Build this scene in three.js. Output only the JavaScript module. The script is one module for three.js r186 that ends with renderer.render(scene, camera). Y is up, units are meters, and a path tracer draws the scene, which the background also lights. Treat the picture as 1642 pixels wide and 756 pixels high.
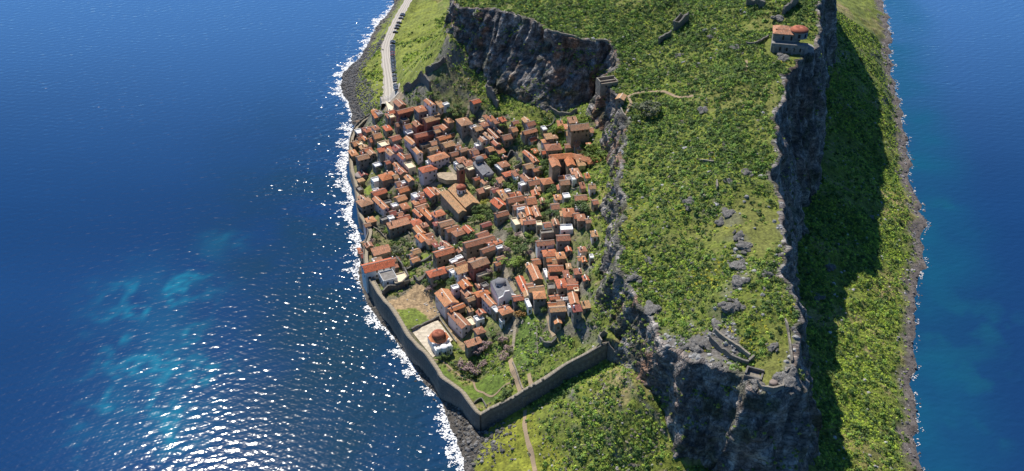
import * as THREE from 'three';
import { Sky } from 'three/addons/objects/Sky.js';
import { mergeGeometries } from 'three/addons/utils/BufferGeometryUtils.js';

// ---------------------------------------------------------------- camera, sky, sun, exposure
const scene = new THREE.Scene();
const FOC = 1642, CX = 821, CY = 378, PITCH = THREE.MathUtils.degToRad(34), EYE = 345;
const camera = new THREE.PerspectiveCamera(2 * THREE.MathUtils.radToDeg(Math.atan(CY / FOC)), 1642 / 756, 1, 20000);
camera.position.set(0, EYE, 0);
camera.rotation.set(-PITCH, 0, 0);
camera.updateMatrixWorld(true);
const renderer = new THREE.WebGLRenderer({ antialias: true });
renderer.toneMapping = THREE.LinearToneMapping;
renderer.toneMappingExposure = 1.25;
renderer.shadowMap.enabled = true;
const SUN_AZ = THREE.MathUtils.degToRad(-23), SUN_EL = THREE.MathUtils.degToRad(50);
const sunDir = new THREE.Vector3(Math.sin(SUN_AZ) * Math.cos(SUN_EL), Math.sin(SUN_EL), -Math.cos(SUN_AZ) * Math.cos(SUN_EL));
const sky = new Sky();
sky.scale.setScalar(15000);
sky.name = 'sky';
sky.userData.kind = 'structure';
sky.material.uniforms.sunPosition.value.copy(sunDir);
sky.material.uniforms.turbidity.value = 2;
sky.material.uniforms.rayleigh.value = 1.2;
sky.material.uniforms.mieCoefficient.value = 0.004;
sky.material.uniforms.cloudCoverage.value = 0;
scene.add(sky);
scene.environmentIntensity = 0.1;
const sun = new THREE.DirectionalLight(new THREE.Color(1, 0.93, 0.82), 4.8);
sun.position.copy(sunDir).multiplyScalar(1500).add(new THREE.Vector3(0, 0, -550));
sun.target.position.set(0, 0, -550);
sun.castShadow = true;
sun.shadow.mapSize.set(4096, 4096);
Object.assign(sun.shadow.camera, { left: -600, right: 600, top: 600, bottom: -600, near: 10, far: 3500 });
scene.add(sun, sun.target);

// ---------------------------------------------------------------- small tools
function rngOf(seed) { let a = seed >>> 0; return () => { a = (a + 0x6d2b79f5) | 0; let t = Math.imul(a ^ (a >>> 15), 1 | a); t = (t + Math.imul(t ^ (t >>> 7), 61 | t)) ^ t; return ((t ^ (t >>> 14)) >>> 0) / 4294967296; }; }
const { lerp, clamp, smoothstep } = THREE.MathUtils;
const fr = (x) => x - Math.floor(x);
function h3(x, y, z) { let h = Math.imul(x, 374761393) + Math.imul(y, 668265263) + Math.imul(z, 2147483647 ^ 0x3c6ef372); h = Math.imul(h ^ (h >>> 13), 1274126177); h = Math.imul(h ^ (h >>> 15), 2246822519); return ((h ^ (h >>> 16)) >>> 0) / 4294967296; }
function n2(x, y) { // value noise, -1..1
  const i = Math.floor(x), j = Math.floor(y); let u = x - i, v = y - j; u = u * u * (3 - 2 * u); v = v * v * (3 - 2 * v);
  return (lerp(lerp(h3(i, j, 7), h3(i + 1, j, 7), u), lerp(h3(i, j + 1, 7), h3(i + 1, j + 1, 7), u), v)) * 2 - 1;
}
function n3(x, y, z) {
  const i = Math.floor(x), j = Math.floor(y), k = Math.floor(z); let u = x - i, v = y - j, w = z - k; u = u * u * (3 - 2 * u); v = v * v * (3 - 2 * v); w = w * w * (3 - 2 * w);
  const f = (c) => lerp(lerp(h3(i, j, c), h3(i + 1, j, c), u), lerp(h3(i, j + 1, c), h3(i + 1, j + 1, c), u), v);
  return lerp(f(k), f(k + 1), w) * 2 - 1;
}
const fbm2 = (x, y, o = 4) => { let s = 0, a = 0.5; for (let k = 0; k < o; k++) { s += a * n2(x, y); x = x * 2.03 + 17.1; y = y * 2.03 - 9.7; a *= 0.5; } return s; };
const fbm3 = (x, y, z, o = 3) => { let s = 0, a = 0.5; for (let k = 0; k < o; k++) { s += a * n3(x, y, z); x = x * 2.03 + 5.3; y = y * 2.03 - 7.1; z = z * 2.03 + 3.7; a *= 0.5; } return s; };
const ridge3 = (x, y, z, o = 3) => { let s = 0, a = 0.5; for (let k = 0; k < o; k++) { s += a * (1 - 2 * Math.abs(n3(x, y, z))); x = x * 2.1 + 5.3; y = y * 2.1 - 7.1; z = z * 2.1 + 3.7; a *= 0.5; } return s; };

// a view ray of the photograph (1642 x 756 pixels), used to find where things stand on the modelled land
const CP = Math.cos(PITCH), SP = Math.sin(PITCH);
function ray(px, py) { const x = (px - CX) / FOC, y = (CY - py) / FOC; return [x, y * CP - SP, -(CP + y * SP)]; }
function atHeight(px, py, h) { const r = ray(px, py), t = (h - EYE) / r[1]; return { x: r[0] * t, y: h, z: r[2] * t }; }
function toPix(x, y, z) { const dy = y - EYE, d = -dy * SP - z * CP, up = dy * CP - z * SP * 1; return [CX + FOC * x / d, CY - FOC * (dy * CP - z * SP) / d, d]; }

const used = new Map();
function numbered(n) { const k = used.get(n) ?? 0; used.set(n, k + 1); return k ? n + '_' + String(k).padStart(3, '0') : n; }
function tag(o, label, category, group) { o.userData.label = label; if (category) o.userData.category = category; if (group) o.userData.group = group; return o; }
function mesh(name, geo, mat, parent = scene) { const m = new THREE.Mesh(geo, mat); m.name = parent === scene ? numbered(name) : name; m.castShadow = m.receiveShadow = true; parent.add(m); return m; }
function struct(name, geo, mat, label) { const m = mesh(name, geo, mat); m.userData.kind = 'structure'; if (label) m.userData.label = label; return m; }
function thing(name, label, category, p, turn = 0, group) { const g = new THREE.Group(); g.name = numbered(name); g.position.set(p.x, p.y, p.z); g.rotation.y = turn; scene.add(g); return tag(g, label, category, group); }
function geoOf(pos, idx, extra = {}) { const g = new THREE.BufferGeometry(); g.setAttribute('position', new THREE.Float32BufferAttribute(pos, 3)); if (extra.uv) g.setAttribute('uv', new THREE.Float32BufferAttribute(extra.uv, 2)); if (extra.color) g.setAttribute('color', new THREE.Float32BufferAttribute(extra.color, 3)); if (idx) g.setIndex(idx); g.computeVertexNormals(); return g; }
function catmull(pts, step, closed = false) { // resampled smooth polyline over any number keys
  const n = pts.length, keys = Object.keys(pts[0]), out = [], get = (i) => pts[closed ? (i + n) % n : clamp(i, 0, n - 1)];
  for (let i = 0; i < (closed ? n : n - 1); i++) {
    const a = get(i - 1), b = get(i), c = get(i + 1), d = get(i + 2), L = Math.hypot(c.x - b.x, c.z - b.z), m = Math.max(1, Math.round(L / step));
    for (let k = 0; k < m; k++) { const t = k / m, t2 = t * t, t3 = t2 * t, o = {}; for (const q of keys) o[q] = 0.5 * (2 * b[q] + (c[q] - a[q]) * t + (2 * a[q] - 5 * b[q] + 4 * c[q] - d[q]) * t2 + (3 * b[q] - a[q] - 3 * c[q] + d[q]) * t3); out.push(o); }
  }
  if (!closed) out.push({ ...pts[n - 1] });
  return out;
}
function inPoly(poly, x, z) { let c = false; for (let i = 0, j = poly.length - 1; i < poly.length; j = i++) { const a = poly[i], b = poly[j]; if (a.z > z !== b.z > z && x < ((b.x - a.x) * (z - a.z)) / (b.z - a.z) + a.x) c = !c; } return c; }
function nearest(poly, x, z, closed) { let best = 1e9, bi = 0, bt = 0; const n = poly.length; for (let i = 0; i < (closed ? n : n - 1); i++) { const a = poly[i], b = poly[(i + 1) % n], dx = b.x - a.x, dz = b.z - a.z, t = clamp(((x - a.x) * dx + (z - a.z) * dz) / (dx * dx + dz * dz || 1), 0, 1), ex = a.x + dx * t - x, ez = a.z + dz * t - z, d = ex * ex + ez * ez; if (d < best) { best = d; bi = i; bt = t; } } return [Math.sqrt(best), bi, bt]; }

// ---------------------------------------------------------------- the plan of the island
const W = (x, z) => ({ x, z }), S = (px, py, h = 0) => { const p = atHeight(px, py, h); return { x: p.x, z: p.z }; };
const shore = [
  ...[[632, 0], [612, 34], [602, 44], [590, 69], [575, 95], [557, 110], [549, 128], [549, 150], [560, 168], [563, 199], [561, 220], [557, 254], [555, 278], [560, 299], [564, 322], [561, 338], [569, 363], [576, 389], [573, 416], [574, 437], [581, 462], [596, 498], [617, 525], [641, 557], [662, 586], [680, 617], [704, 638], [714, 655], [722, 680], [735, 715], [748, 756]].map(([a, b]) => S(a, b)),
  W(-8, -290), W(22, -252), W(70, -226), W(128, -220), W(172, -238), W(192, -280),
  ...[[1475, 756], [1470, 690], [1468, 600], [1470, 540], [1473, 480], [1478, 420], [1478, 360], [1468, 310], [1452, 240], [1445, 180], [1432, 120], [1425, 60], [1415, 0]].map(([a, b]) => S(a, b)),
  W(345, -1000), W(290, -1060), W(120, -1085), W(-60, -1070), W(-118, -985),
];
const rimPts = [
  [725, 0, 98, 80, 8], [775, 14, 100, 66, 17], [825, 22, 102, 60, 25], [880, 50, 100, 58, 28], [920, 61, 98, 60, 26], [970, 70, 95, 62, 20], [990, 88, 93, 64, 15], [988, 105, 91, 65, 12], [966, 116, 89, 65, 10], [960, 130, 87, 65, 8], [985, 150, 87, 63, 8], [1000, 175, 86, 61, 10], [1002, 195, 85, 61, 11], [992, 225, 82, 64, 9], [988, 262, 80, 63, 9], [998, 300, 79, 60, 10], [992, 350, 77, 56, 9], [984, 400, 74, 54, 8], [992, 430, 72, 52, 9], [1008, 450, 71, 51, 11], [1026, 485, 70, 49, 13], [1044, 525, 69, 47, 13], [1060, 555, 70, 44, 8], [1085, 572, 71, 38, 9], [1110, 580, 72, 34, 10], [1140, 588, 73, 32, 10], [1180, 604, 74, 31, 11], [1210, 625, 75, 31, 11], [1250, 630, 76, 30, 10], [1272, 605, 77, 22, 12], [1277, 560, 79, 18, 15], [1276, 480, 84, 19, 17], [1263, 430, 86, 22, 18], [1251, 350, 90, 21, 21], [1250, 300, 93, 21, 23], [1245, 210, 99, 22, 24], [1258, 160, 102, 22, 23], [1272, 105, 106, 23, 20], [1300, 85, 108, 24, 16], [1312, 60, 109, 25, 15], [1318, 0, 114, 26, 16],
].map(([px, py, h, b, o]) => ({ ...S(px, py, h), h, b, o }));
for (const [x, z] of [[214, -680], [232, -770], [190, -850], [70, -850], [0, -800], [-26, -715]]) rimPts.push({ x, z, h: 116, b: 46, o: 14 });
const rim = catmull(rimPts, 1.1, true);
{ // the ragged edge of the plateau
  const n = rim.length, nx = [], nz = [];
  for (let i = 0; i < n; i++) { let sx = 0, sz = 0; for (let k = -6; k <= 6; k++) { const a = rim[(i + k - 1 + n) % n], b = rim[(i + k + 1 + n) % n]; sx += b.z - a.z; sz += -(b.x - a.x); } const l = Math.hypot(sx, sz) || 1; nx.push(sx / l); nz.push(sz / l); }
  let area = 0; for (let i = 0; i < n; i++) { const a = rim[i], b = rim[(i + 1) % n]; area += a.x * b.z - b.x * a.z; }
  const sgn = area > 0 ? 1 : -1;
  for (let i = 0; i < n; i++) { rim[i].nx = nx[i] * sgn; rim[i].nz = nz[i] * sgn; }
  for (const r of rim) { const j = 5 * fbm2(r.x / 17 + 3, r.z / 17, 3) + 1.6 * n2(r.x / 4, r.z / 4 + 9); r.x += r.nx * j; r.z += r.nz * j; }
}
const rimC = rim.filter((_, i) => i % 4 === 0);
const seaWall = catmull([[571, 203, 6.5], [563, 222, 6.5], [561, 250, 6.5], [563, 272, 6.5], [569, 292, 6.5], [573, 320, 7], [577, 345, 7.5], [584, 357, 8], [592, 371, 8.5], [587, 390, 8.5], [585, 412, 9], [588, 432, 10], [592, 445, 11], [602, 464, 12], [616, 484, 13], [627, 495, 13], [641, 517, 13], [653, 538, 13], [666, 553, 13], [681, 567, 13], [693, 583, 13], [703, 598, 13], [707, 605, 13], [726, 619, 13], [741, 631, 13], [753, 648, 12.6], [764, 662, 12.2], [771, 666, 12]].map(([a, b, h]) => ({ ...S(a, b, h), h })), 2.2);
const eastWall = catmull([[771, 666, 12], [790, 655, 15], [815, 643, 19], [845, 625, 25], [880, 604, 31], [909, 585, 36], [942, 568, 42], [972, 550, 47]].map(([a, b, h]) => ({ ...S(a, b, h), h })), 2.2);
const westWall = [[571, 203, 6.5], [584, 191, 9], [599, 183, 11], [613, 177, 14]].map(([a, b, h]) => ({ ...S(a, b, h), h }));
const wallsIn = [...seaWall, ...eastWall];
const townPoly = [...seaWall, ...eastWall, S(1003, 556, 50), S(985, 480, 52), S(965, 400, 54), S(962, 300, 58), S(975, 240, 62), S(930, 190, 60), S(850, 185, 57), S(785, 170, 54), S(720, 140, 48), S(665, 140, 32), S(640, 158, 24), S(613, 177, 14), S(599, 183, 11), S(584, 191, 9)];
const roadPts = catmull([[668, -30, 13], [655, 0, 12], [641, 25, 12], [628, 50, 12], [619, 76, 12], [620, 100, 12.5], [624, 125, 13], [625, 148, 14], [624, 166, 14.5]].map(([a, b, h]) => ({ ...S(a, b, h), h })), 2);

// ---------------------------------------------------------------- height of the land, on a grid of 1.25 m
const G = 1.25, X0 = -300, Z0 = -1090, NX = 577, NZ = 721, NN = NX * NZ;
const shoreS = catmull(shore, 5, true); for (const s of shoreS) { const j = (s.x > 60 ? 5.5 : 2.6) * fbm2(s.x / 11, s.z / 11, 3); s.x += j; s.z += j * 0.6; }
const shD = new Float32Array(NN), rmD = new Float32Array(NN), low = new Float32Array(NN), top = new Float32Array(NN), wallD = new Float32Array(NN).fill(99);
let hb = new Float32Array(NN), ft = new Float32Array(NN);
{
  for (let j = 0; j < NZ; j++) for (let i = 0; i < NX; i++) {
    const x = X0 + i * G, z = Z0 + j * G, k = j * NX + i, d = nearest(shoreS, x, z, true)[0], land = inPoly(shoreS, x, z);
    shD[k] = land ? d : -d;
    if (!land) { rmD[k] = 99; continue; }
    const [e, bi] = nearest(rimC, x, z, true), inside = inPoly(rimC, x, z), r = rimC[bi];
    rmD[k] = inside ? -e : e; hb[k] = r.b; ft[k] = r.o;
  }
  const blur = (a) => { for (let pass = 0; pass < 2; pass++) { const R = 5; for (const [n, m, sn, sm] of [[NZ, NX, NX, 1], [NX, NZ, 1, NX]]) { const b = a.slice(); for (let p = 0; p < n; p++) for (let q = 0; q < m; q++) { let s = 0, c = 0; for (let t = -R; t <= R; t++) { const w = q + t; if (w >= 0 && w < m) { const v = b[p * sn + w * sm]; if (v > 0) { s += v; c++; } } } if (c) a[p * sn + q * sm] = s / c; } } } return a; };
  blur(hb); blur(ft);
  const rimT = rim.filter((_, i) => i % 9 === 0);
  for (let j = 0; j < NZ; j++) for (let i = 0; i < NX; i++) {
    const x = X0 + i * G, z = Z0 + j * G, k = j * NX + i, dS = shD[k];
    if (dS < 0) { low[k] = Math.max(-4, dS * 0.35); continue; }
    const dR = Math.max(0, rmD[k] - ft[k] * 0.8), s = dS / (dS + dR + 0.01);
    const right = smoothstep(x, 60, 150), p = lerp(1.3, 1.15, right), rough = fbm2(x / 13, z / 13, 4) * 2.6 + fbm2(x / 40 + 5, z / 40, 3) * 4;
    let h = 0.5 + Math.min(dS * 0.22, 2) + (hb[k] - 2.5) * Math.pow(s, p) * smoothstep(dS, 0, 16) + rough * smoothstep(dS, 4, 25) * (dR > 0 ? 1 : 0.5) + 0.5 * fbm2(x / 3.1, z / 3.1, 2) * smoothstep(dS, 0, 5);
    if (dS < 18) h += 0.9 * ridge3(x / 4, 3, z / 4, 2) * smoothstep(dS, 0, 3);
    low[k] = Math.max(h, 0.15);
    if (rmD[k] < 12) { // surface of the plateau
      let a = 0, w = 0; for (const r of rimT) { const d2 = (r.x - x) ** 2 + (r.z - z) ** 2 + 30, q = 1 / (d2 * Math.sqrt(d2)); a += q * r.h; w += q; }
      const inn = smoothstep(-rmD[k], 2, 30);
      top[k] = a / w + inn * (4.5 * fbm2(x / 30 + 3, z / 30, 3) + 5 * fbm2(x / 70, z / 90 + 4, 2) + 2) + 1.5 * fbm2(x / 8, z / 8, 3);
    }
  }
  for (let j = 0; j < NZ; j++) for (let i = 0; i < NX; i++) { // ground kept up behind the town walls, and the level bed of the road
    const x = X0 + i * G, z = Z0 + j * G, k = j * NX + i;
    if (shD[k] < 0 || rmD[k] < -8) continue;
    if (x < 75 && z > -760 && z < -320) {
      const [d, bi, t] = nearest(wallsIn, x, z, false), inside = inPoly(townPoly, x, z);
      wallD[k] = inside ? d : -d;
      const wh = lerp(wallsIn[bi].h, wallsIn[Math.min(bi + 1, wallsIn.length - 1)].h, t);
      if (inside) { const lift = wh - 1.9 - d * 0.03; if (lift > low[k]) low[k] = lerp(low[k], lift, d < 60 ? 1 : smoothstep(100 - d, 0, 40)); }
      else if (d < 22) low[k] = Math.min(low[k], lerp(wh - 8.5, low[k], smoothstep(d, 5, 22)));
      if (!inside && d < 2.5 && wh < 13.5) low[k] = Math.min(low[k], 3);
    }
    if (z < -640 && x < -20) { const [d, bi] = nearest(roadPts, x, z, false); if (d < 11) low[k] = lerp(roadPts[bi].h - 0.1, low[k], smoothstep(d, 4.5, 11)); }
  }
}
function sample(a, x, z) { const u = clamp((x - X0) / G, 0, NX - 1.001), v = clamp((z - Z0) / G, 0, NZ - 1.001), i = Math.floor(u), j = Math.floor(v), k = j * NX + i; return lerp(lerp(a[k], a[k + 1], u - i), lerp(a[k + NX], a[k + NX + 1], u - i), v - j); }
const lowAt = (x, z) => sample(low, x, z), onTop = (x, z) => sample(rmD, x, z) < -0.5;
const groundAt = (x, z) => (onTop(x, z) ? sample(top, x, z) : lowAt(x, z));
function at(px, py, lift = 0, f = groundAt) { // where a view ray meets the land (raised by lift)
  const r = ray(px, py), l = Math.hypot(r[0], r[2]); let prev = 1e9;
  for (let d = 215; d < 1100; d += 0.6) { const t = d / l, x = r[0] * t, z = r[2] * t, y = EYE + r[1] * t, gap = y - f(x, z) - lift; if (gap <= 0) { const q = prev > 1e8 ? 0 : (0.6 * gap) / (gap - prev); const t2 = (d + q) / l, X = r[0] * t2, Z = r[2] * t2; return { x: X, y: f(X, Z), z: Z }; } prev = gap; }
  return atHeight(px, py, 0);
}
const atLow = (px, py, lift = 0) => at(px, py, lift, lowAt);

// ---------------------------------------------------------------- textures and materials
function dataTex(n, f, srgb, repeat = 1) { // f(u, v) -> [r, g, b] 0..1 (tileable if f is)
  const d = new Uint8Array(n * n * 4); for (let j = 0; j < n; j++) for (let i = 0; i < n; i++) { const c = f(i / n, j / n), k = (j * n + i) * 4; d[k] = clamp(c[0], 0, 1) * 255; d[k + 1] = clamp(c[1] ?? c[0], 0, 1) * 255; d[k + 2] = clamp(c[2] ?? c[0], 0, 1) * 255; d[k + 3] = 255; }
  const t = new THREE.DataTexture(d, n, n); t.wrapS = t.wrapT = THREE.RepeatWrapping; t.magFilter = THREE.LinearFilter; t.minFilter = THREE.LinearMipmapLinearFilter; t.generateMipmaps = true; if (srgb) t.colorSpace = THREE.SRGBColorSpace; t.repeat.set(repeat, repeat); t.needsUpdate = true; return t;
}
function hp(i, j, p, s) { return h3(((i % p) + p) % p, ((j % p) + p) % p, s); }
function pn(u, v, p, s = 1) { u *= p; v *= p; const i = Math.floor(u), j = Math.floor(v); let a = u - i, b = v - j; a = a * a * (3 - 2 * a); b = b * b * (3 - 2 * b); return lerp(lerp(hp(i, j, p, s), hp(i + 1, j, p, s), a), lerp(hp(i, j + 1, p, s), hp(i + 1, j + 1, p, s), a), b); }
const pf = (u, v, p, o, s = 1) => { let r = 0, a = 0.5, w = 0; for (let k = 0; k < o; k++) { r += a * pn(u, v, p, s + k); w += a; p *= 2; a *= 0.5; } return r / w; };
const rockMap = dataTex(512, (u, v) => { const c = 0.62 + 1.0 * (pf(u, v, 6, 7, 11) - 0.5), k = Math.pow(1 - Math.abs(2 * pf(u, v, 9, 4, 31) - 1), 7); return [c * (1 - 0.7 * k) * 1.02, c * (1 - 0.7 * k), c * (1 - 0.68 * k) * 0.98]; }, false);
const rockBump = dataTex(512, (u, v) => [0.6 * (1 - Math.abs(2 * pf(u, v, 8, 5, 51) - 1)) + 0.4 * pf(u, v, 24, 4, 71)], false);
const soilMap = dataTex(512, (u, v) => { const c = 0.55 + 0.75 * (pf(u, v, 10, 6, 91) - 0.5); return [c * 1.04, c, c * 0.94]; }, false);
const roofMap = dataTex(512, (u, v) => { // rows of clay tiles, each with its own firing, and lichen
  const rows = 20, cols = 32, r = Math.floor(v * rows), c = Math.floor(u * cols), t = hp(c, r, 64, 5), blot = pf(u, v, 5, 4, 7), fine = pf(u, v, 40, 2, 3), li = smoothstep(pf(u, v, 9, 4, 77), 0.5, 0.68);
  const k = (0.5 + 0.5 * t) * (0.72 + 0.7 * (blot - 0.3)) * (0.85 + 0.3 * fine) * (0.8 + 0.2 * Math.sin(fr(u * cols) * Math.PI)) * (fr(v * rows) < 0.14 ? 0.72 : 1);
  return [k * lerp(1, 0.62, li), k * lerp(0.96 + 0.2 * (t - 0.5), 0.78, li), k * lerp(0.92 + 0.2 * (t - 0.5), 0.85, li)];
}, false);
const roofBump = dataTex(256, (u, v) => [0.5 + 0.5 * Math.abs(Math.sin(u * Math.PI * 16)) * (0.7 + 0.3 * fr(v * 20))], false);
const wallMap = dataTex(512, (u, v) => { // rubble masonry under worn render
  const r = Math.floor(v * 26), o = (r % 2) * 0.5, c = Math.floor(u * 18 + o), st = 0.75 + 0.5 * hp(c, r, 234, 4), j = fr(v * 26) < 0.16 || fr(u * 18 + o) < 0.1 ? 0.82 : 1, b = 0.75 + 0.6 * (pf(u, v, 5, 5, 17) - 0.4), w = smoothstep(pf(u, v, 4, 3, 29), 0.42, 0.6); const k = b * lerp(st * j, 1, w) * 0.82; return [k, k * 0.985, k * 0.96];
}, false);
const SEA = 700, SEAX = -560, SEAZ = -960; // one patch of wind sea 700 m across: many wave trains, choppier inshore and in gusts, calm farther out
const seaBump = (() => {
  const n = 2048, R = rngOf(77), wv = [], main = 1.37;
  for (let i = 0; i < 84; i++) { const k = 95 * Math.pow(1.0215, i) * (0.92 + 0.16 * R()), a = main + (R() + R() + R() - 1.5) * 1.15; wv.push([Math.round(k * Math.cos(a)), Math.round(k * Math.sin(a)), R(), Math.pow(k / 95, -1.05)]); }
  const T = 8192, tab = new Float32Array(T); for (let i = 0; i < T; i++) tab[i] = Math.sin((i / T) * 6.283185);
  const h = new Float32Array(n * n); for (const [a, b, p, m] of wv) for (let j = 0; j < n; j++) { let ph = (((b * j) / n + p) * T) % T + 4 * T; const st = (a / n) * T; for (let i = 0; i < n; i++) { h[j * n + i] += m * tab[(ph | 0) & 8191]; ph += st; if (ph < 0) ph += T; } }
  let rms = 0; for (const v of h) rms += v * v; rms = Math.sqrt(rms / n / n);
  const gust = [[487, 225, 16], [478, 260, 20], [470, 290, 24], [500, 265, 20], [450, 300, 18], [520, 330, 26], [500, 300, 24]].map(([x, y, r]) => ({ ...S(x, y), r })), coast = shoreS.filter((q, i) => q.x < 60 && i % 3 === 0), m = 256, amp = new Float32Array((m + 1) * (m + 1));
  for (let j = 0; j <= m; j++) for (let i = 0; i <= m; i++) { const x = SEAX + (i / m) * SEA, z = SEAZ + (j / m) * SEA; let d = 1e9; for (const q of coast) d = Math.min(d, Math.hypot(q.x - x, q.z - z)); d += 26 * fbm2(x / 45, z / 60, 3); const south = smoothstep(z, -620, -420); const off = lerp(0.46, 0.13, smoothstep(z, -700, -480)); let a = off * (1 + 0.4 * fbm2(x / 60, z / 30, 3)) + (0.5 + 0.1 * south) * (1 - smoothstep(d, 4, 42 + 44 * south)); for (const q of gust) a = Math.max(a, 0.3 + 0.5 * Math.exp(-((x - q.x) ** 2 + (z - q.z) ** 2) / (q.r * q.r)) * (0.8 + 0.6 * fbm2(x / 9, z / 7, 2))); const e = Math.min(1, Math.min(i, m - i, j, m - j) / 6); amp[j * (m + 1) + i] = lerp(0.3, a, e); }
  const d = new Float32Array(n * n * 4); for (let j = 0; j < n; j++) for (let i = 0; i < n; i++) { const u = (i / n) * m, v = (j / n) * m, I = u | 0, J = v | 0, q = J * (m + 1) + I, A = lerp(lerp(amp[q], amp[q + 1], u - I), lerp(amp[q + m + 1], amp[q + m + 2], u - I), v - J), c = 0.5 + (h[j * n + i] / rms) * A * 0.12, k = (j * n + i) * 4; d[k] = d[k + 1] = d[k + 2] = c; d[k + 3] = 1; }
  const t = new THREE.DataTexture(d, n, n, THREE.RGBAFormat, THREE.FloatType); t.wrapS = t.wrapT = THREE.RepeatWrapping; t.magFilter = THREE.LinearFilter; t.needsUpdate = true; return t;
})();
const rep = (t, x, y = x) => { const c = t.clone(); c.repeat.set(x, y); c.needsUpdate = true; return c; };
const std = (o) => new THREE.MeshStandardMaterial({ roughness: 0.95, metalness: 0, side: THREE.DoubleSide, ...o });
const lin = (r, g, b) => new THREE.Color().setRGB(r, g, b);
const mLand = std({ vertexColors: true, map: rep(soilMap, 1), bumpMap: rep(rockBump, 1), bumpScale: 0.35 });
const mCliff = std({ vertexColors: true, map: rep(rockMap, 1), bumpMap: rep(rockBump, 1), bumpScale: 1.6, roughness: 0.95 });
const mRock = std({ vertexColors: true, color: lin(1, 1, 1), roughness: 0.9 });
const mMasonry = std({ color: lin(0.4, 0.36, 0.3), map: rep(wallMap, 0.14), bumpMap: rep(rockBump, 0.2), bumpScale: 0.12 });
const mMasonryGrey = std({ color: lin(0.27, 0.255, 0.235), map: rep(wallMap, 0.11), bumpMap: rep(rockBump, 0.3), bumpScale: 0.3 });

// ---------------------------------------------------------------- land
const rock = [0.2, 0.195, 0.19], grassA = [0.22, 0.27, 0.035], grassB = [0.14, 0.19, 0.03], dirt = [0.42, 0.31, 0.19], townSoil = [0.2, 0.17, 0.12], grey = [0.18, 0.17, 0.17];
const mix3 = (a, b, t) => [lerp(a[0], b[0], t), lerp(a[1], b[1], t), lerp(a[2], b[2], t)];
const areas = []; // patches of bare or mown ground: outline, colour, and whether scrub grows on it
function area(color, bare, pts) { areas.push({ color, bare, poly: pts.map(([a, b]) => atLow(a, b)) }); }
area([0.5, 0.36, 0.21], 1, [[622, 484], [640, 480], [655, 470], [672, 455], [690, 470], [698, 492], [706, 520], [690, 518], [668, 512], [650, 505], [636, 505]]);
area([0.2, 0.27, 0.04], 1, [[636, 498], [665, 496], [690, 515], [665, 528], [655, 530], [645, 518]]);
area([0.5, 0.36, 0.21], 1, [[704, 500], [714, 505], [752, 562], [748, 568], [735, 556], [718, 528]]);
area([0.46, 0.36, 0.24], 1, [[566, 292], [576, 290], [584, 312], [583, 322], [575, 322], [568, 305]]);
area([0.24, 0.32, 0.05], 1, [[582, 300], [594, 296], [598, 309], [588, 314]]);
area([0.28, 0.36, 0.06], 1, [[664, 416], [680, 408], [688, 412], [672, 424]]);
area([0.17, 0.26, 0.035], 1, [[690, 590], [712, 590], [745, 622], [770, 612], [800, 600], [812, 615], [800, 640], [776, 655], [752, 638], [730, 615], [706, 600]]);
area([0.15, 0.24, 0.04], 0, [[838, 500], [858, 502], [864, 530], [880, 548], [875, 575], [850, 600], [826, 590], [824, 560]]);
area([0.3, 0.33, 0.035], 0, [[780, 690], [835, 662], [850, 652], [868, 700], [930, 762], [760, 762]]);
area([0.42, 0.33, 0.24], 1, [[612, 168], [625, 140], [634, 140], [648, 158], [640, 170], [630, 180], [616, 178]]);
area([0.25, 0.3, 0.04], 0, [[595, 70], [622, 50], [650, 4], [700, 2], [715, 60], [700, 95], [680, 120], [645, 150], [630, 130], [600, 185], [585, 190], [570, 150], [575, 110]]);
function landColor(x, z, y, slope, k) {
  const dS = shD[k], a = fbm2(x / 22, z / 22, 3), b = fbm2(x / 6 + 9, z / 6, 3), right = smoothstep(x, 60, 130);
  let c = mix3(grassA, grassB, clamp(0.5 + 0.9 * a + 0.4 * b, 0, 1));
  c = mix3(c, [0.33, 0.27, 0.12], smoothstep(fbm2(x / 30 + 44, z / 30, 3), 0.08, 0.3) * 0.55); c = mix3(c, dirt, smoothstep(b - 0.3 * a, 0.28, 0.5) * 0.5);
  if (wallD[k] > 0 && wallD[k] < 98) { let m = smoothstep(fbm2(x / 9 + 30, z / 9, 3), -0.1, 0.2); const p = toPix(x, y, z); c = mix3(c, mix3(townSoil, grey, 0.5 + 0.5 * b), p[1] < 545 - (p[0] - 700) * 0.02 && p[0] < 945 ? 0.35 + 0.5 * m : 0.12 * m); }
  c = mix3(c, rock, smoothstep(slope, 0.75, 1.25) * 0.8);
  const strip = lerp(4.5 + 13 * smoothstep(z, -800, -740) * (1 - smoothstep(z, -655, -625)), 6, right) + 4 * b;
  c = mix3(right > 0.5 ? [0.17, 0.15, 0.145] : [0.11, 0.105, 0.105], c, smoothstep(dS, strip - 2, strip + 3));
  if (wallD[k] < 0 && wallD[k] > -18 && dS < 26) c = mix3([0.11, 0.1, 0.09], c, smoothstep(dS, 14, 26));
  for (const r of areas) if (inPoly(r.poly, x, z)) c = mix3(r.color, [r.color[0] * 0.75, r.color[1] * 0.78, r.color[2] * 0.8], clamp(0.5 + b, 0, 1));
  const t = 1.6 * (0.85 + 0.3 * n2(x / 1.7, z / 1.7)); return [c[0] * t, c[1] * t, c[2] * t];
}
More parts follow.
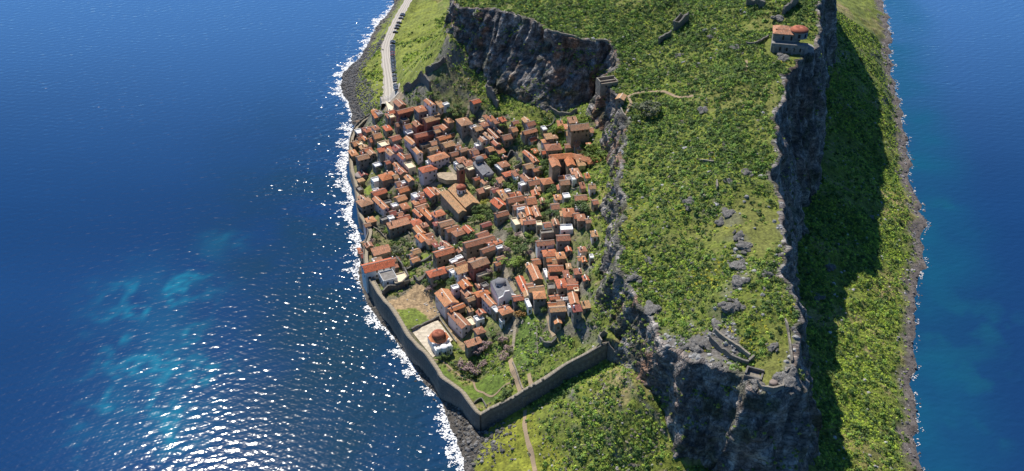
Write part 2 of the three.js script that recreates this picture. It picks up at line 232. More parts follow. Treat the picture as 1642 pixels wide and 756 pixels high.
function gridMesh(hArr, keep, colorOf, jitter) {
  const id = new Int32Array(NN).fill(-1), pos = [], uv = [], col = [], idx = []; let n = 0;
  const vert = (k) => { if (id[k] >= 0) return id[k]; const i = k % NX, j = (k - i) / NX, x = X0 + i * G, z = Z0 + j * G, y = hArr[k]; pos.push(x, y, z); uv.push(x / 9, z / 9); const sl = Math.hypot((hArr[k + 1] ?? y) - (hArr[k - 1] ?? y), (hArr[k + NX] ?? y) - (hArr[k - NX] ?? y)) / (2 * G); col.push(...colorOf(x, z, y, sl, k)); return (id[k] = n++); };
  for (let j = 0; j < NZ - 1; j++) for (let i = 0; i < NX - 1; i++) { const k = j * NX + i; if (!keep(k) || !keep(k + 1) || !keep(k + NX) || !keep(k + NX + 1)) continue; const a = vert(k), b = vert(k + 1), c = vert(k + NX), d = vert(k + NX + 1); if ((i + j) & 1) idx.push(a, c, b, b, c, d); else idx.push(a, c, d, a, d, b); }
  return geoOf(pos, idx, { uv, color: col });
}
struct('hillside', gridMesh(low, (k) => shD[k] > -7 && rmD[k] > -5, landColor), mLand);
const flowerAt = (x, z) => smoothstep(fbm2(x / 14 + 70, z / 14, 3), 0.12, 0.34);
const crest = [[1140, 335], [1158, 352], [1168, 372], [1185, 395], [1193, 425], [1180, 455], [1172, 480], [1160, 505], [1150, 525], [1125, 545]].map(([a, b]) => at(a, b));
const nose = [[1085, 560], [1110, 556], [1145, 552]].map(([a, b]) => at(a, b));
function topRock(x, z, k) { const e = -rmD[k]; return Math.max(smoothstep((z > -325 ? 7 : 2.2) + 3.5 * n2(x / 6, z / 6) - e, 0, 4) * 0.9, smoothstep(4 + 8 * n2(x / 5, z / 5) - nearest(crest, x, z)[0], 0, 6) * 0.45, smoothstep(12 + 6 * n2(x / 5, z / 5) - nearest(nose, x, z)[0], 0, 5)); }
struct('plateau', gridMesh(top, (k) => rmD[k] < -0.6, (x, z, y, sl, k) => { const a = fbm2(x / 20, z / 20, 3), b = fbm2(x / 5 + 9, z / 5, 3); let c = mix3(grassA, grassB, clamp(0.55 + 0.9 * a + 0.4 * b, 0, 1)); c = mix3(c, [0.25, 0.26, 0.07], Math.max(smoothstep(b, 0.2, 0.45) * 0.5, smoothstep(fbm2(x / 26 + 12, z / 26, 3), 0.1, 0.3) * 0.6)); c = mix3(c, rock, Math.max(topRock(x, z, k), smoothstep(sl, 0.7, 1.2) * 0.8)); return c.map((v) => v * 1.3); }), mLand);

// ---------------------------------------------------------------- the cliff under the rim
const ledges = [];
{
  const n = rim.length, rows = 56, pos = [], uv = [], col = [], idx = []; let arc = 0;
  for (let i = 0; i <= n; i++) {
    const r = rim[i % n], q = rim[(i + 1) % n]; const tipY = sample(top, r.x - r.nx * 3, r.z - r.nz * 3);
    const rows0 = [[-5, -1.6], [-2.4, 0.1], [-0.8, 0.35]];
    for (let k = 0; k < rows; k++) {
      let x, y, z;
      if (k < 3) { x = r.x + r.nx * rows0[k][0]; z = r.z + r.nz * rows0[k][0]; y = sample(top, x, z) + rows0[k][1] + (k ? 0.7 * n2(x / 2.2, z / 2.2) : 0); }
      else {
        const t = (k - 3) / (rows - 4), foot = Math.max(r.o * 0.95, 3), bx = r.x + r.nx * foot, bz = r.z + r.nz * foot, base = Math.min(lowAt(bx, bz), tipY - 3) - 4;
        y = lerp(tipY - 0.3, base, t); const o = foot * lerp(t, Math.pow(t, 1.5), 0.5); x = r.x + r.nx * o; z = r.z + r.nz * o;
        const env = smoothstep(t, 0, 0.14), big = clamp((tipY - base) / 40, 0.3, 1);
        const cr = Math.pow(1 - Math.abs(n3(x / 5.5 + 3, y / 60, z / 5.5)), 10) + 0.7 * Math.pow(1 - Math.abs(n3(x / 2.6, y / 24, z / 2.6 + 9)), 9), bed = fr(y / 6.5 + 0.5 * fbm3(x / 20, y / 30, z / 20, 2)); let d = env * (0.9 * bed - 2.1 * cr) + env * big * (7.5 * fbm3(x / 19, y / 34, z / 19, 3) + 3.4 * ridge3(x / 8.5, y / 15, z / 8.5, 2) - 0.8) + 1.0 * ridge3(x / 3.2, y / 7, z / 3.2, 2) * (0.3 + 0.7 * env);
        d = Math.max(d, -foot - 2); y += 0.8 * n3(x / 4, y / 4, z / 4) * env; x += r.nx * d; z += r.nz * d;
      }
      pos.push(x, y, z); uv.push(arc / 11, y / 11);
      const stain = fbm3(x / 7 + 20, y / 26, z / 7, 3), s2 = fbm3(x / 2.6, y / 5, z / 2.6 + 40, 3), warm = smoothstep(stain, 0.06, 0.3) * (x < 70 && z < -330 ? 1 : 0.35), veg = smoothstep(fbm3(x / 9, y / 7, z / 9 + 11, 3), x < 75 && z > -480 && z < -335 ? -0.1 : 0.16, 0.3) * 0.6;
      let c = mix3([0.42, 0.42, 0.42], [0.13, 0.13, 0.14], clamp(0.55 + 1.5 * s2 + 0.6 * fbm3(x / 14, y / 10, z / 14 + 70, 2), 0, 1)); c = mix3(c, [0.36, 0.2, 0.12], warm * 0.7); c = mix3(c, [0.07, 0.09, 0.03], veg); const ck = 1 - 0.6 * clamp(Math.pow(1 - Math.abs(n3(x / 5.5 + 3, y / 60, z / 5.5)), 10) + 0.6 * Math.pow(1 - Math.abs(n3(x / 2.6, y / 24, z / 2.6 + 9)), 9), 0, 1); col.push(c[0] * 1.85 * ck, c[1] * 1.74 * ck, c[2] * 1.6 * ck);
    }
    arc += Math.hypot(q.x - r.x, q.z - r.z);
  }
  for (let i = 0; i < n; i++) for (let k = 0; k < rows - 1; k++) { const a = i * rows + k, b = a + rows; idx.push(a, b, a + 1, b, b + 1, a + 1); }
  const cg = geoOf(pos, idx, { uv, color: col }), nm = cg.attributes.normal; struct('cliff', cg, mCliff);
  for (let i = 0; i < pos.length; i += 3) { const up = Math.abs(nm.array[i + 1]); if ((i / 3) % rows > 3) ledges.push([pos[i], pos[i + 1], pos[i + 2], up]); }
}

// ---------------------------------------------------------------- sea
{
  const ax = (lo, hi, step, far) => { const a = []; for (let v = lo; v <= hi; v += step) a.push(v); for (let d = step * 1.5, v = lo; v > -far; d *= 1.5) a.unshift((v -= d)); for (let d = step * 1.5, v = hi; v < far; d *= 1.5) a.push((v += d)); return a; };
  const xs = ax(-560, 760, 2.6, 9000), zs = ax(-1100, -240, 2.6, 9000), pos = [], uv = [], col = [], idx = [];
  const shoals = [[255, 470, 26], [235, 510, 24], [230, 560, 26], [262, 545, 20], [295, 455, 16], [310, 430, 12], [340, 410, 10], [240, 610, 24], [265, 600, 20], [225, 680, 24], [270, 690, 20], [320, 600, 16], [350, 395, 12], [200, 640, 14]].map(([a, b, r]) => ({ ...S(a, b), r }));
  const reefs = [[1500, 510, 14], [1508, 540, 12], [1500, 580, 12], [1515, 330, 10], [1560, 690, 14], [1588, 700, 9], [1540, 660, 12], [1490, 640, 12], [1550, 600, 26], [1560, 520, 24]].map(([a, b, r]) => ({ ...S(a, b), r }));
  const shC = shoreS.filter((_, i) => i % 2 === 0);
  for (let j = 0; j < zs.length; j++) for (let i = 0; i < xs.length; i++) {
    const x = xs[i], z = zs[j], near = Math.abs(x) < 900 && z < 0 && z > -1400; pos.push(x, 0, z); uv.push((x - SEAX) / SEA, (z - SEAZ) / SEA);
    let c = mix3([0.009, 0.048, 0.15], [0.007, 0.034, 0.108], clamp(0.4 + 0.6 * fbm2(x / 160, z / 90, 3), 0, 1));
    c = mix3(c, [0.05, 0.145, 0.34], smoothstep(-z, 500, 960) * (z < 0 ? 0.9 : 0));  // paler with distance: grazing sky reflection painted into the water colour
    if (near) {
      const d = nearest(shC, x, z, true)[0]; let q = 0;
      const pt = fbm2(x / 11 + 4, z / 13, 4), pl = fbm2(x / 30, z / 30 + 8, 3);
      for (const s of shoals) q = Math.max(q, Math.exp(-((x - s.x) ** 2 + (z - s.z) ** 2) / (s.r * s.r)));
      const fil = Math.pow(1 - Math.abs(fbm2(x / 17 + 2, z / 22, 4)) * 2.4, 5), turq = q * clamp(0.16 + 0.4 * pl + Math.max(0, fil) * 0.9, 0, 1); let g = 0;
      for (const s of reefs) g = Math.max(g, Math.exp(-((x - s.x) ** 2 + (z - s.z) ** 2) / (s.r * s.r)));
      c = mix3(c, [0.012, 0.2, 0.31], turq * 0.9);
      c = mix3(c, [0.009, 0.08, 0.14], 0.7 * g * smoothstep(pt, -0.1, 0.35));
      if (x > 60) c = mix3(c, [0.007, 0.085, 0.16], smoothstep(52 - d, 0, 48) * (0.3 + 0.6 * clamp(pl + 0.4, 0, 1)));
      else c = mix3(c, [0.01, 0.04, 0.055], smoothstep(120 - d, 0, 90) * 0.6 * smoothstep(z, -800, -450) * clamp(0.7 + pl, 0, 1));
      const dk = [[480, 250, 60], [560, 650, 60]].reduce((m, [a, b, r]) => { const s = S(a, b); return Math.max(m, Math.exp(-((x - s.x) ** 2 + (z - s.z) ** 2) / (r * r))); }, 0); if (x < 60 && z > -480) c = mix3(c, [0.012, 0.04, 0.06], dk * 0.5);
    }
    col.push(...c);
  }
  const m = xs.length; for (let j = 0; j < zs.length - 1; j++) for (let i = 0; i < m - 1; i++) { const a = j * m + i; idx.push(a, a + m, a + 1, a + 1, a + m, a + m + 1); }
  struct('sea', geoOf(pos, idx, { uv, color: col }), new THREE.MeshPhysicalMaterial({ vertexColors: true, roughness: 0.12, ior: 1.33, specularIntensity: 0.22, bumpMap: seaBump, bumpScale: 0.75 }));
}

// ---------------------------------------------------------------- building kit
class Q { // collects flat quads and triangles with uv in metres
  constructor() { this.p = []; this.t = []; }
  tri(a, b, c) { const u = [b[0] - a[0], b[1] - a[1], b[2] - a[2]], lu = Math.hypot(...u) || 1, e = u.map((v) => v / lu), w = [c[0] - a[0], c[1] - a[1], c[2] - a[2]], d = w[0] * e[0] + w[1] * e[1] + w[2] * e[2], h = Math.sqrt(Math.max(0, w[0] ** 2 + w[1] ** 2 + w[2] ** 2 - d * d)); this.p.push(...a, ...b, ...c); this.t.push(0, 0, lu, 0, d, h); return this; }
  quad(a, b, c, d) { const u = [b[0] - a[0], b[1] - a[1], b[2] - a[2]], lu = Math.hypot(...u) || 1, e = u.map((v) => v / lu), f = (q) => { const w = [q[0] - a[0], q[1] - a[1], q[2] - a[2]], s = w[0] * e[0] + w[1] * e[1] + w[2] * e[2]; return [s, Math.sqrt(Math.max(0, w[0] ** 2 + w[1] ** 2 + w[2] ** 2 - s * s))]; }; const C = f(c), D = f(d); this.p.push(...a, ...b, ...c, ...a, ...c, ...d); this.t.push(0, 0, lu, 0, ...C, 0, 0, ...C, ...D); return this; }
  box(x0, x1, y0, y1, z0, z1) { this.quad([x0, y0, z1], [x1, y0, z1], [x1, y1, z1], [x0, y1, z1]).quad([x1, y0, z0], [x0, y0, z0], [x0, y1, z0], [x1, y1, z0]).quad([x0, y0, z0], [x0, y0, z1], [x0, y1, z1], [x0, y1, z0]).quad([x1, y0, z1], [x1, y0, z0], [x1, y1, z0], [x1, y1, z1]).quad([x0, y1, z1], [x1, y1, z1], [x1, y1, z0], [x0, y1, z0]).quad([x0, y0, z0], [x1, y0, z0], [x1, y0, z1], [x0, y0, z1]); return this; }
  get geo() { const g = new THREE.BufferGeometry(); g.setAttribute('position', new THREE.Float32BufferAttribute(this.p, 3)); g.setAttribute('uv', new THREE.Float32BufferAttribute(this.t, 2)); g.computeVertexNormals(); return g; }
}
const tileT = rep(roofMap, 0.15), tileB = rep(roofBump, 0.3), wallT = rep(wallMap, 0.13), wallB = rep(rockBump, 0.25);
const roofMats = {}, wallMats = {};
for (const [k, c] of Object.entries({ o: [[0.62, 0.22, 0.09], [0.58, 0.25, 0.13], [0.66, 0.29, 0.14], [0.56, 0.27, 0.16], [0.5, 0.2, 0.1], [0.46, 0.25, 0.15], [0.42, 0.19, 0.11]], r: [[0.55, 0.16, 0.08], [0.5, 0.17, 0.1], [0.58, 0.2, 0.1], [0.46, 0.19, 0.12]], k: [[0.66, 0.165, 0.075]], b: [[0.4, 0.17, 0.1], [0.44, 0.2, 0.125]], t: [[0.58, 0.33, 0.17], [0.52, 0.3, 0.16]], d: [[0.34, 0.1, 0.08]] })) roofMats[k] = c.map((v) => std({ color: lin(...v.map((q) => Math.min(0.95, q * 1.5))), map: tileT, bumpMap: tileB, bumpScale: 0.07, roughness: 0.9 }));
for (const [k, c] of Object.entries({ s: [[0.46, 0.39, 0.3], [0.42, 0.34, 0.26]], g: [[0.34, 0.33, 0.32], [0.38, 0.36, 0.33]], w: [[0.75, 0.74, 0.72]], c: [[0.66, 0.56, 0.42]], p: [[0.62, 0.54, 0.55]], r: [[0.48, 0.2, 0.15]] })) wallMats[k] = c.map((v) => std({ color: lin(...v), map: 'wcp'.includes(k) ? null : wallT, bumpMap: wallB, bumpScale: 'wcp'.includes(k) ? 0.03 : 0.1, roughness: 0.95 }));
const mMortar = std({ color: lin(0.75, 0.62, 0.48), roughness: 1 }), mPane = std({ color: lin(0.02, 0.022, 0.026), roughness: 0.25 }), mShutter = [std({ color: lin(0.12, 0.07, 0.04) }), std({ color: lin(0.05, 0.09, 0.12) }), std({ color: lin(0.16, 0.1, 0.06) })];
const mWhite = std({ color: lin(0.85, 0.84, 0.82), bumpMap: wallB, bumpScale: 0.03 }), mCream = std({ color: lin(0.78, 0.66, 0.47), bumpMap: wallB, bumpScale: 0.03 }), mGreyFlat = std({ color: lin(0.36, 0.34, 0.32), map: wallT });
const mDome = std({ color: lin(0.6, 0.2, 0.12), map: tileT, bumpMap: tileB, bumpScale: 0.05 }), mLead = std({ color: lin(0.3, 0.3, 0.33), map: wallT, bumpMap: wallB, bumpScale: 0.06 });
const unitBox = new THREE.BoxGeometry(1, 1, 1);
function boxPart(name, parent, mat, x, y, z, sx, sy, sz, ry = 0) { const m = mesh(name, unitBox, mat, parent); m.position.set(x, y, z); m.scale.set(sx, sy, sz); m.rotation.y = ry; return m; }

function gableRoof(L, Wd, e, rise, o = 0.4, t = 0.2, sag = 0) { // ridge along x
  const q = new Q(), l = L / 2 + o, w = Wd / 2 + o, ey = e - (rise * o) / (Wd / 2), r = e + rise;
  const A = [-l, ey, w], B = [l, ey, w], C = [l, r + sag, 0], D = [-l, r, 0], E = [l, ey, -w], F = [-l, ey, -w], dn = (p) => [p[0], p[1] - t, p[2]];
  q.quad(A, B, C, D).quad(E, F, D, C).quad(dn(B), dn(A), dn(D), dn(C)).quad(dn(F), dn(E), dn(C), dn(D)).quad(dn(A), dn(B), B, A).quad(dn(E), dn(F), F, E).quad(dn(B), dn(C), C, B).quad(dn(C), dn(E), E, C).quad(dn(D), dn(A), A, D).quad(dn(F), dn(D), D, F);
  return q.geo;
}
function hipRoof(L, Wd, e, rise, o = 0.4, t = 0.2) {
  const q = new Q(), l = L / 2 + o, w = Wd / 2 + o, k = Math.max((L - Wd) / 2, 0.15), r = e + rise;
  const A = [-l, e, w], B = [l, e, w], E = [l, e, -w], F = [-l, e, -w], C = [k, r, 0], D = [-k, r, 0], dn = (p) => [p[0], p[1] - t, p[2]];
  q.quad(A, B, C, D).quad(E, F, D, C).tri(B, E, C).tri(F, A, D).quad(dn(A), dn(B), B, A).quad(dn(B), dn(E), E, B).quad(dn(E), dn(F), F, E).quad(dn(F), dn(A), A, F).quad(dn(F), dn(E), dn(B), dn(A));
  return q.geo;
}
function shedRoof(L, Wd, e, rise, o = 0.35, t = 0.22) { const q = new Q(), l = L / 2 + o, w = Wd / 2 + o; const A = [-l, e - rise * 0.05, w], B = [l, e - rise * 0.05, w], C = [l, e + rise, -w], D = [-l, e + rise, -w], dn = (p) => [p[0], p[1] - t, p[2]]; q.quad(A, B, C, D).quad(dn(D), dn(C), dn(B), dn(A)).quad(dn(A), dn(B), B, A).quad(dn(B), dn(C), C, B).quad(dn(C), dn(D), D, C).quad(dn(D), dn(A), A, D); return q.geo; }
function walls(L, Wd, yb, e, rise, form) { // closed body; gable ends where the roof has them
  const q = new Q(), l = L / 2, w = Wd / 2;
  if (form === 'shed') { q.quad([-l, yb, w], [l, yb, w], [l, e - 0.05, w], [-l, e - 0.05, w]).quad([l, yb, -w], [-l, yb, -w], [-l, e + rise - 0.25, -w], [l, e + rise - 0.25, -w]).quad([l, yb, w], [l, yb, -w], [l, e + rise - 0.25, -w], [l, e - 0.05, w]).quad([-l, yb, -w], [-l, yb, w], [-l, e - 0.05, w], [-l, e + rise - 0.25, -w]); return q.geo; }
  q.quad([-l, yb, w], [l, yb, w], [l, e, w], [-l, e, w]).quad([l, yb, -w], [-l, yb, -w], [-l, e, -w], [l, e, -w]).quad([l, yb, w], [l, yb, -w], [l, e, -w], [l, e, w]).quad([-l, yb, -w], [-l, yb, w], [-l, e, w], [-l, e, -w]);
  if (form === 'gable') q.tri([l, e, w], [l, e, -w], [l, e + rise - 0.1, 0]).tri([-l, e, -w], [-l, e, w], [-l, e + rise - 0.1, 0]);
  return q.geo;
}
const capGeo = (L) => { const q = new Q(), l = L / 2; q.quad([-l, -0.06, 0.26], [l, -0.06, 0.26], [l, 0.14, 0], [-l, 0.14, 0]).quad([l, -0.06, -0.26], [-l, -0.06, -0.26], [-l, 0.14, 0], [l, 0.14, 0]).tri([l, -0.06, 0.26], [l, -0.06, -0.26], [l, 0.14, 0]).tri([-l, -0.06, -0.26], [-l, -0.06, 0.26], [-l, 0.14, 0]).quad([-l, -0.06, -0.26], [l, -0.06, -0.26], [l, -0.06, 0.26], [-l, -0.06, 0.26]); return q.geo; };
const RH = rngOf(4242);
function openings(g, L, Wd, e, R, shed) { // windows and a door on the four sides
  for (const [ax, len, off] of [['z', L, Wd / 2], ['x', Wd, L / 2], ['-x', Wd, -L / 2], ['-z', L, -Wd / 2]]) {
    const n = clamp(Math.round((len - 0.8) / 2.9), 1, 4), floors = e > 5.2 ? 2 : 1, back = ax === '-z';
    for (let f = 0; f < floors; f++) for (let i = 0; i < n; i++) {
      if (R() < (back ? 0.6 : 0.22)) continue;
      const s = ((i + 0.5) / n - 0.5) * (len - 0.9) + (R() - 0.5) * 0.5, y = f === 0 ? Math.min(e - 1.1, e > 5.2 ? e - 1.3 : 2.0) : e - 4.2, isDoor = f === floors - 1 && i === Math.floor(n / 2) && ax === 'z';
      if (y < 0.8) continue;
      const w = 0.85 + R() * 0.25, h = isDoor ? 2.1 : 1.25 + R() * 0.2, yy = isDoor ? 1.05 : y, nm = isDoor ? 'door' : 'window', mt = isDoor || R() < 0.3 ? mShutter[Math.floor(R() * 3)] : mPane;
      if (ax.includes('z')) boxPart(nm, g, mt, s, yy, off, w, h, 0.12); else boxPart(nm, g, mt, off, yy, s, 0.12, h, w);
    }
  }
}
function houseAt(p, turn, L, Wd, H, form, roofC, wallC, R) {
  const g = new THREE.Group(); g.position.set(p.x, p.y, p.z); g.rotation.y = turn; scene.add(g);
  const c = Math.cos(turn), s = Math.sin(turn); let lo = 0; for (const [a, b] of [[-1, -1], [1, -1], [1, 1], [-1, 1]]) { const x = p.x + (a * L / 2) * c + (b * Wd / 2) * s, z = p.z - (a * L / 2) * s + (b * Wd / 2) * c; lo = Math.min(lo, lowAt(x, z) - p.y); }
  const yb = lo - 1.2, pick = (a) => a[Math.floor(R() * a.length)], wm = pick(wallMats[wallC]), rise = (form === 'shed' ? 0.3 : 0.23 + 0.07 * R()) * (form === 'shed' ? Wd : Wd * 1.0) * (form === 'hip' ? 0.8 : 0.9);
  if (form === 'flat') {
    const q = new Q(), l = L / 2, w = Wd / 2; q.box(-l, l, yb, H - 0.01, -w, w); mesh('wall', q.geo, wm, g);
    const f = new Q(); f.box(-l + 0.22, l - 0.22, H - 0.012, H + 0.08, -w + 0.22, w - 0.22); mesh('terrace', f.geo, roofC === 'w' ? mWhite : roofC === 'c' ? mCream : mGreyFlat, g);
    const pr = new Q(), t = 0.22, hh = H + 0.75; pr.box(-l, l, H - 0.008, hh, w - t, w).box(-l, l, H - 0.008, hh, -w, -w + t).box(-l, -l + t, H - 0.008, hh - 0.003, -w + t, w - t).box(l - t, l, H - 0.008, hh - 0.003, -w + t, w - t); mesh('parapet', pr.geo, roofC === 'g' ? wm : roofC === 'c' ? mCream : mWhite, g);
    openings(g, L, Wd, H, R); return g;
  }
  mesh('wall', walls(L, Wd, yb, H, rise, form), wm, g);
  const rm = pick(roofMats[roofC]), roof = mesh('roof', (form === 'gable' ? gableRoof : form === 'hip' ? hipRoof : shedRoof)(L, Wd, H, rise), rm, g);
  if (form !== 'shed') { const l = form === 'gable' ? L + 0.8 : Math.max(L - Wd, 0.3) + 0.3; const cap = mesh('ridge_cap', capGeo(l), mMortar, roof); cap.position.y = H + rise; }
  if (R() < 0.55) { const ch = boxPart('chimney', roof, R() < 0.5 ? mWhite : wm, (R() - 0.5) * L * 0.7, H + rise * 0.75 + 0.35, -Wd * (0.1 + R() * 0.25), 0.6, 1.7, 0.6); ch.castShadow = true; }
  openings(g, L, Wd, H, R);
  return g;
}
// a label that singles a thing out by its nearest landmark, the side it lies on and its rank there
const landmarks = [['the tan domed cathedral', 738, 312], ['the grey domed stone church', 774, 268], ['the white domed church', 805, 458], ['the red-domed chapel', 706, 545], ['the west gate', 622, 172], ['the shaded cliff foot', 800, 185], ['the lone tall house', 926, 208], ['the courtyard mansion', 930, 258], ['the bright green tree', 823, 423], ['the seaside compound', 625, 450], ['the seaside stone bastion', 580, 300], ['the dirt clearing', 668, 490], ['the blue-grey hillside house', 925, 356], ['the long stone house', 769, 386], ['the lilac-walled square house', 686, 272]];
const ranked = [];
function rankLater(o, px, py, head, nouns) { ranked.push({ o, px, py, head, nouns }); }
const ORD = ['nearest', 'second nearest', 'third nearest', 'fourth nearest', 'fifth nearest', 'sixth nearest', 'seventh nearest', 'eighth nearest', 'ninth nearest', 'tenth nearest', 'eleventh nearest', 'twelfth nearest', 'thirteenth nearest', 'fourteenth nearest', 'fifteenth nearest', 'sixteenth nearest', 'seventeenth nearest', 'eighteenth nearest'];
function finishLabels() {
  const sets = new Map();
  for (const r of ranked) { let best = 1e9; for (const [n, x, y] of landmarks) { const dx = r.px - x, dy = (r.py - y) * 1.5, d = Math.hypot(dx, dy); if (d < best && d > 6) { best = d; r.mark = n; r.side = Math.abs(dx) > Math.abs(dy) ? (dx < 0 ? 'seaward of' : 'cliffward of') : dy < 0 ? 'behind' : 'in front of'; r.d = d; } } const k = r.head + r.mark + r.side; if (!sets.has(k)) sets.set(k, []); sets.get(k).push(r); }
  for (const a of sets.values()) { a.sort((p, q) => p.d - q.d); a.forEach((r, i) => { r.o.userData.label = r.head + (a.length > 1 ? ', ' + (ORD[i] ?? 'the outermost') : '') + ' ' + r.side + ' ' + r.mark; }); }
}
const ROOFS = { o: 'orange', r: 'red', k: 'bright red', b: 'brown', t: 'tan', d: 'dark red' }, WALLS = { s: 'stone', g: 'grey stone', w: 'white', c: 'cream', p: 'lilac', r: 'red-walled' };
function house(px, py, lu, lv, form, rc, wc, H) {
  H *= 0.84; lu *= 1.03; lv *= 1.06; const R = RH, lift = H + (form === 'f' ? 0.3 : 0.8), p = atLow(px, py, lift), A = THREE.MathUtils.degToRad(lerp(30, 9, smoothstep(px - (py < 300 ? 40 : 0), 790, 870)) + (R() - 0.5) * 9);
  const o = toPix(p.x, p.y, p.z), a = toPix(p.x + Math.cos(A), p.y, p.z - Math.sin(A)), b = toPix(p.x + Math.sin(A), p.y, p.z + Math.cos(A));
  const mu = (lu / Math.hypot(a[0] - o[0], a[1] - o[1])) * 0.97, mv = (lv / Math.hypot(b[0] - o[0], b[1] - o[1])) * 0.97;
  let kind = { u: 'gable', v: 'gable', h: 'hip', s: 'shed', f: 'flat' }[form], swap = form === 'v' || (form === 'h' && mv > mu);
  const g = houseAt(p, swap ? A + Math.PI / 2 : A, swap ? mv : mu, swap ? mu : mv, H, kind, rc, wc, R);
  g.name = numbered('house'); g.userData.category = 'house'; g.userData.group = 'stone houses of the old town';
  const area = mu * mv, size = area > 150 ? 'big ' : area < 22 ? 'tiny ' : mu / mv > 2.4 || mv / mu > 2.4 ? 'long ' : '';
  const head = form === 'f' ? `${size}${WALLS[wc]} house, flat ${rc === 'w' ? 'white' : rc === 'c' ? 'cream' : 'grey'} terrace` : `${size}${WALLS[wc]} house, ${ROOFS[rc]} ${kind === 'shed' ? 'lean-to' : kind === 'hip' ? 'hipped' : 'gabled'} roof`;
  rankLater(g, px, py, head); foot.push({ x: p.x, z: p.z, A, a: mu / 2 + 0.6, b: mv / 2 + 0.6 });
  return g;
}
const foot = []; // where buildings stand, so that nothing grows through them
const inFoot = (x, z, m = 0) => foot.some((f) => { const dx = x - f.x, dz = z - f.z, c = Math.cos(f.A), s = Math.sin(f.A); return Math.abs(dx * c - dz * s) < f.a + m && Math.abs(dx * s + dz * c) < f.b + m; });
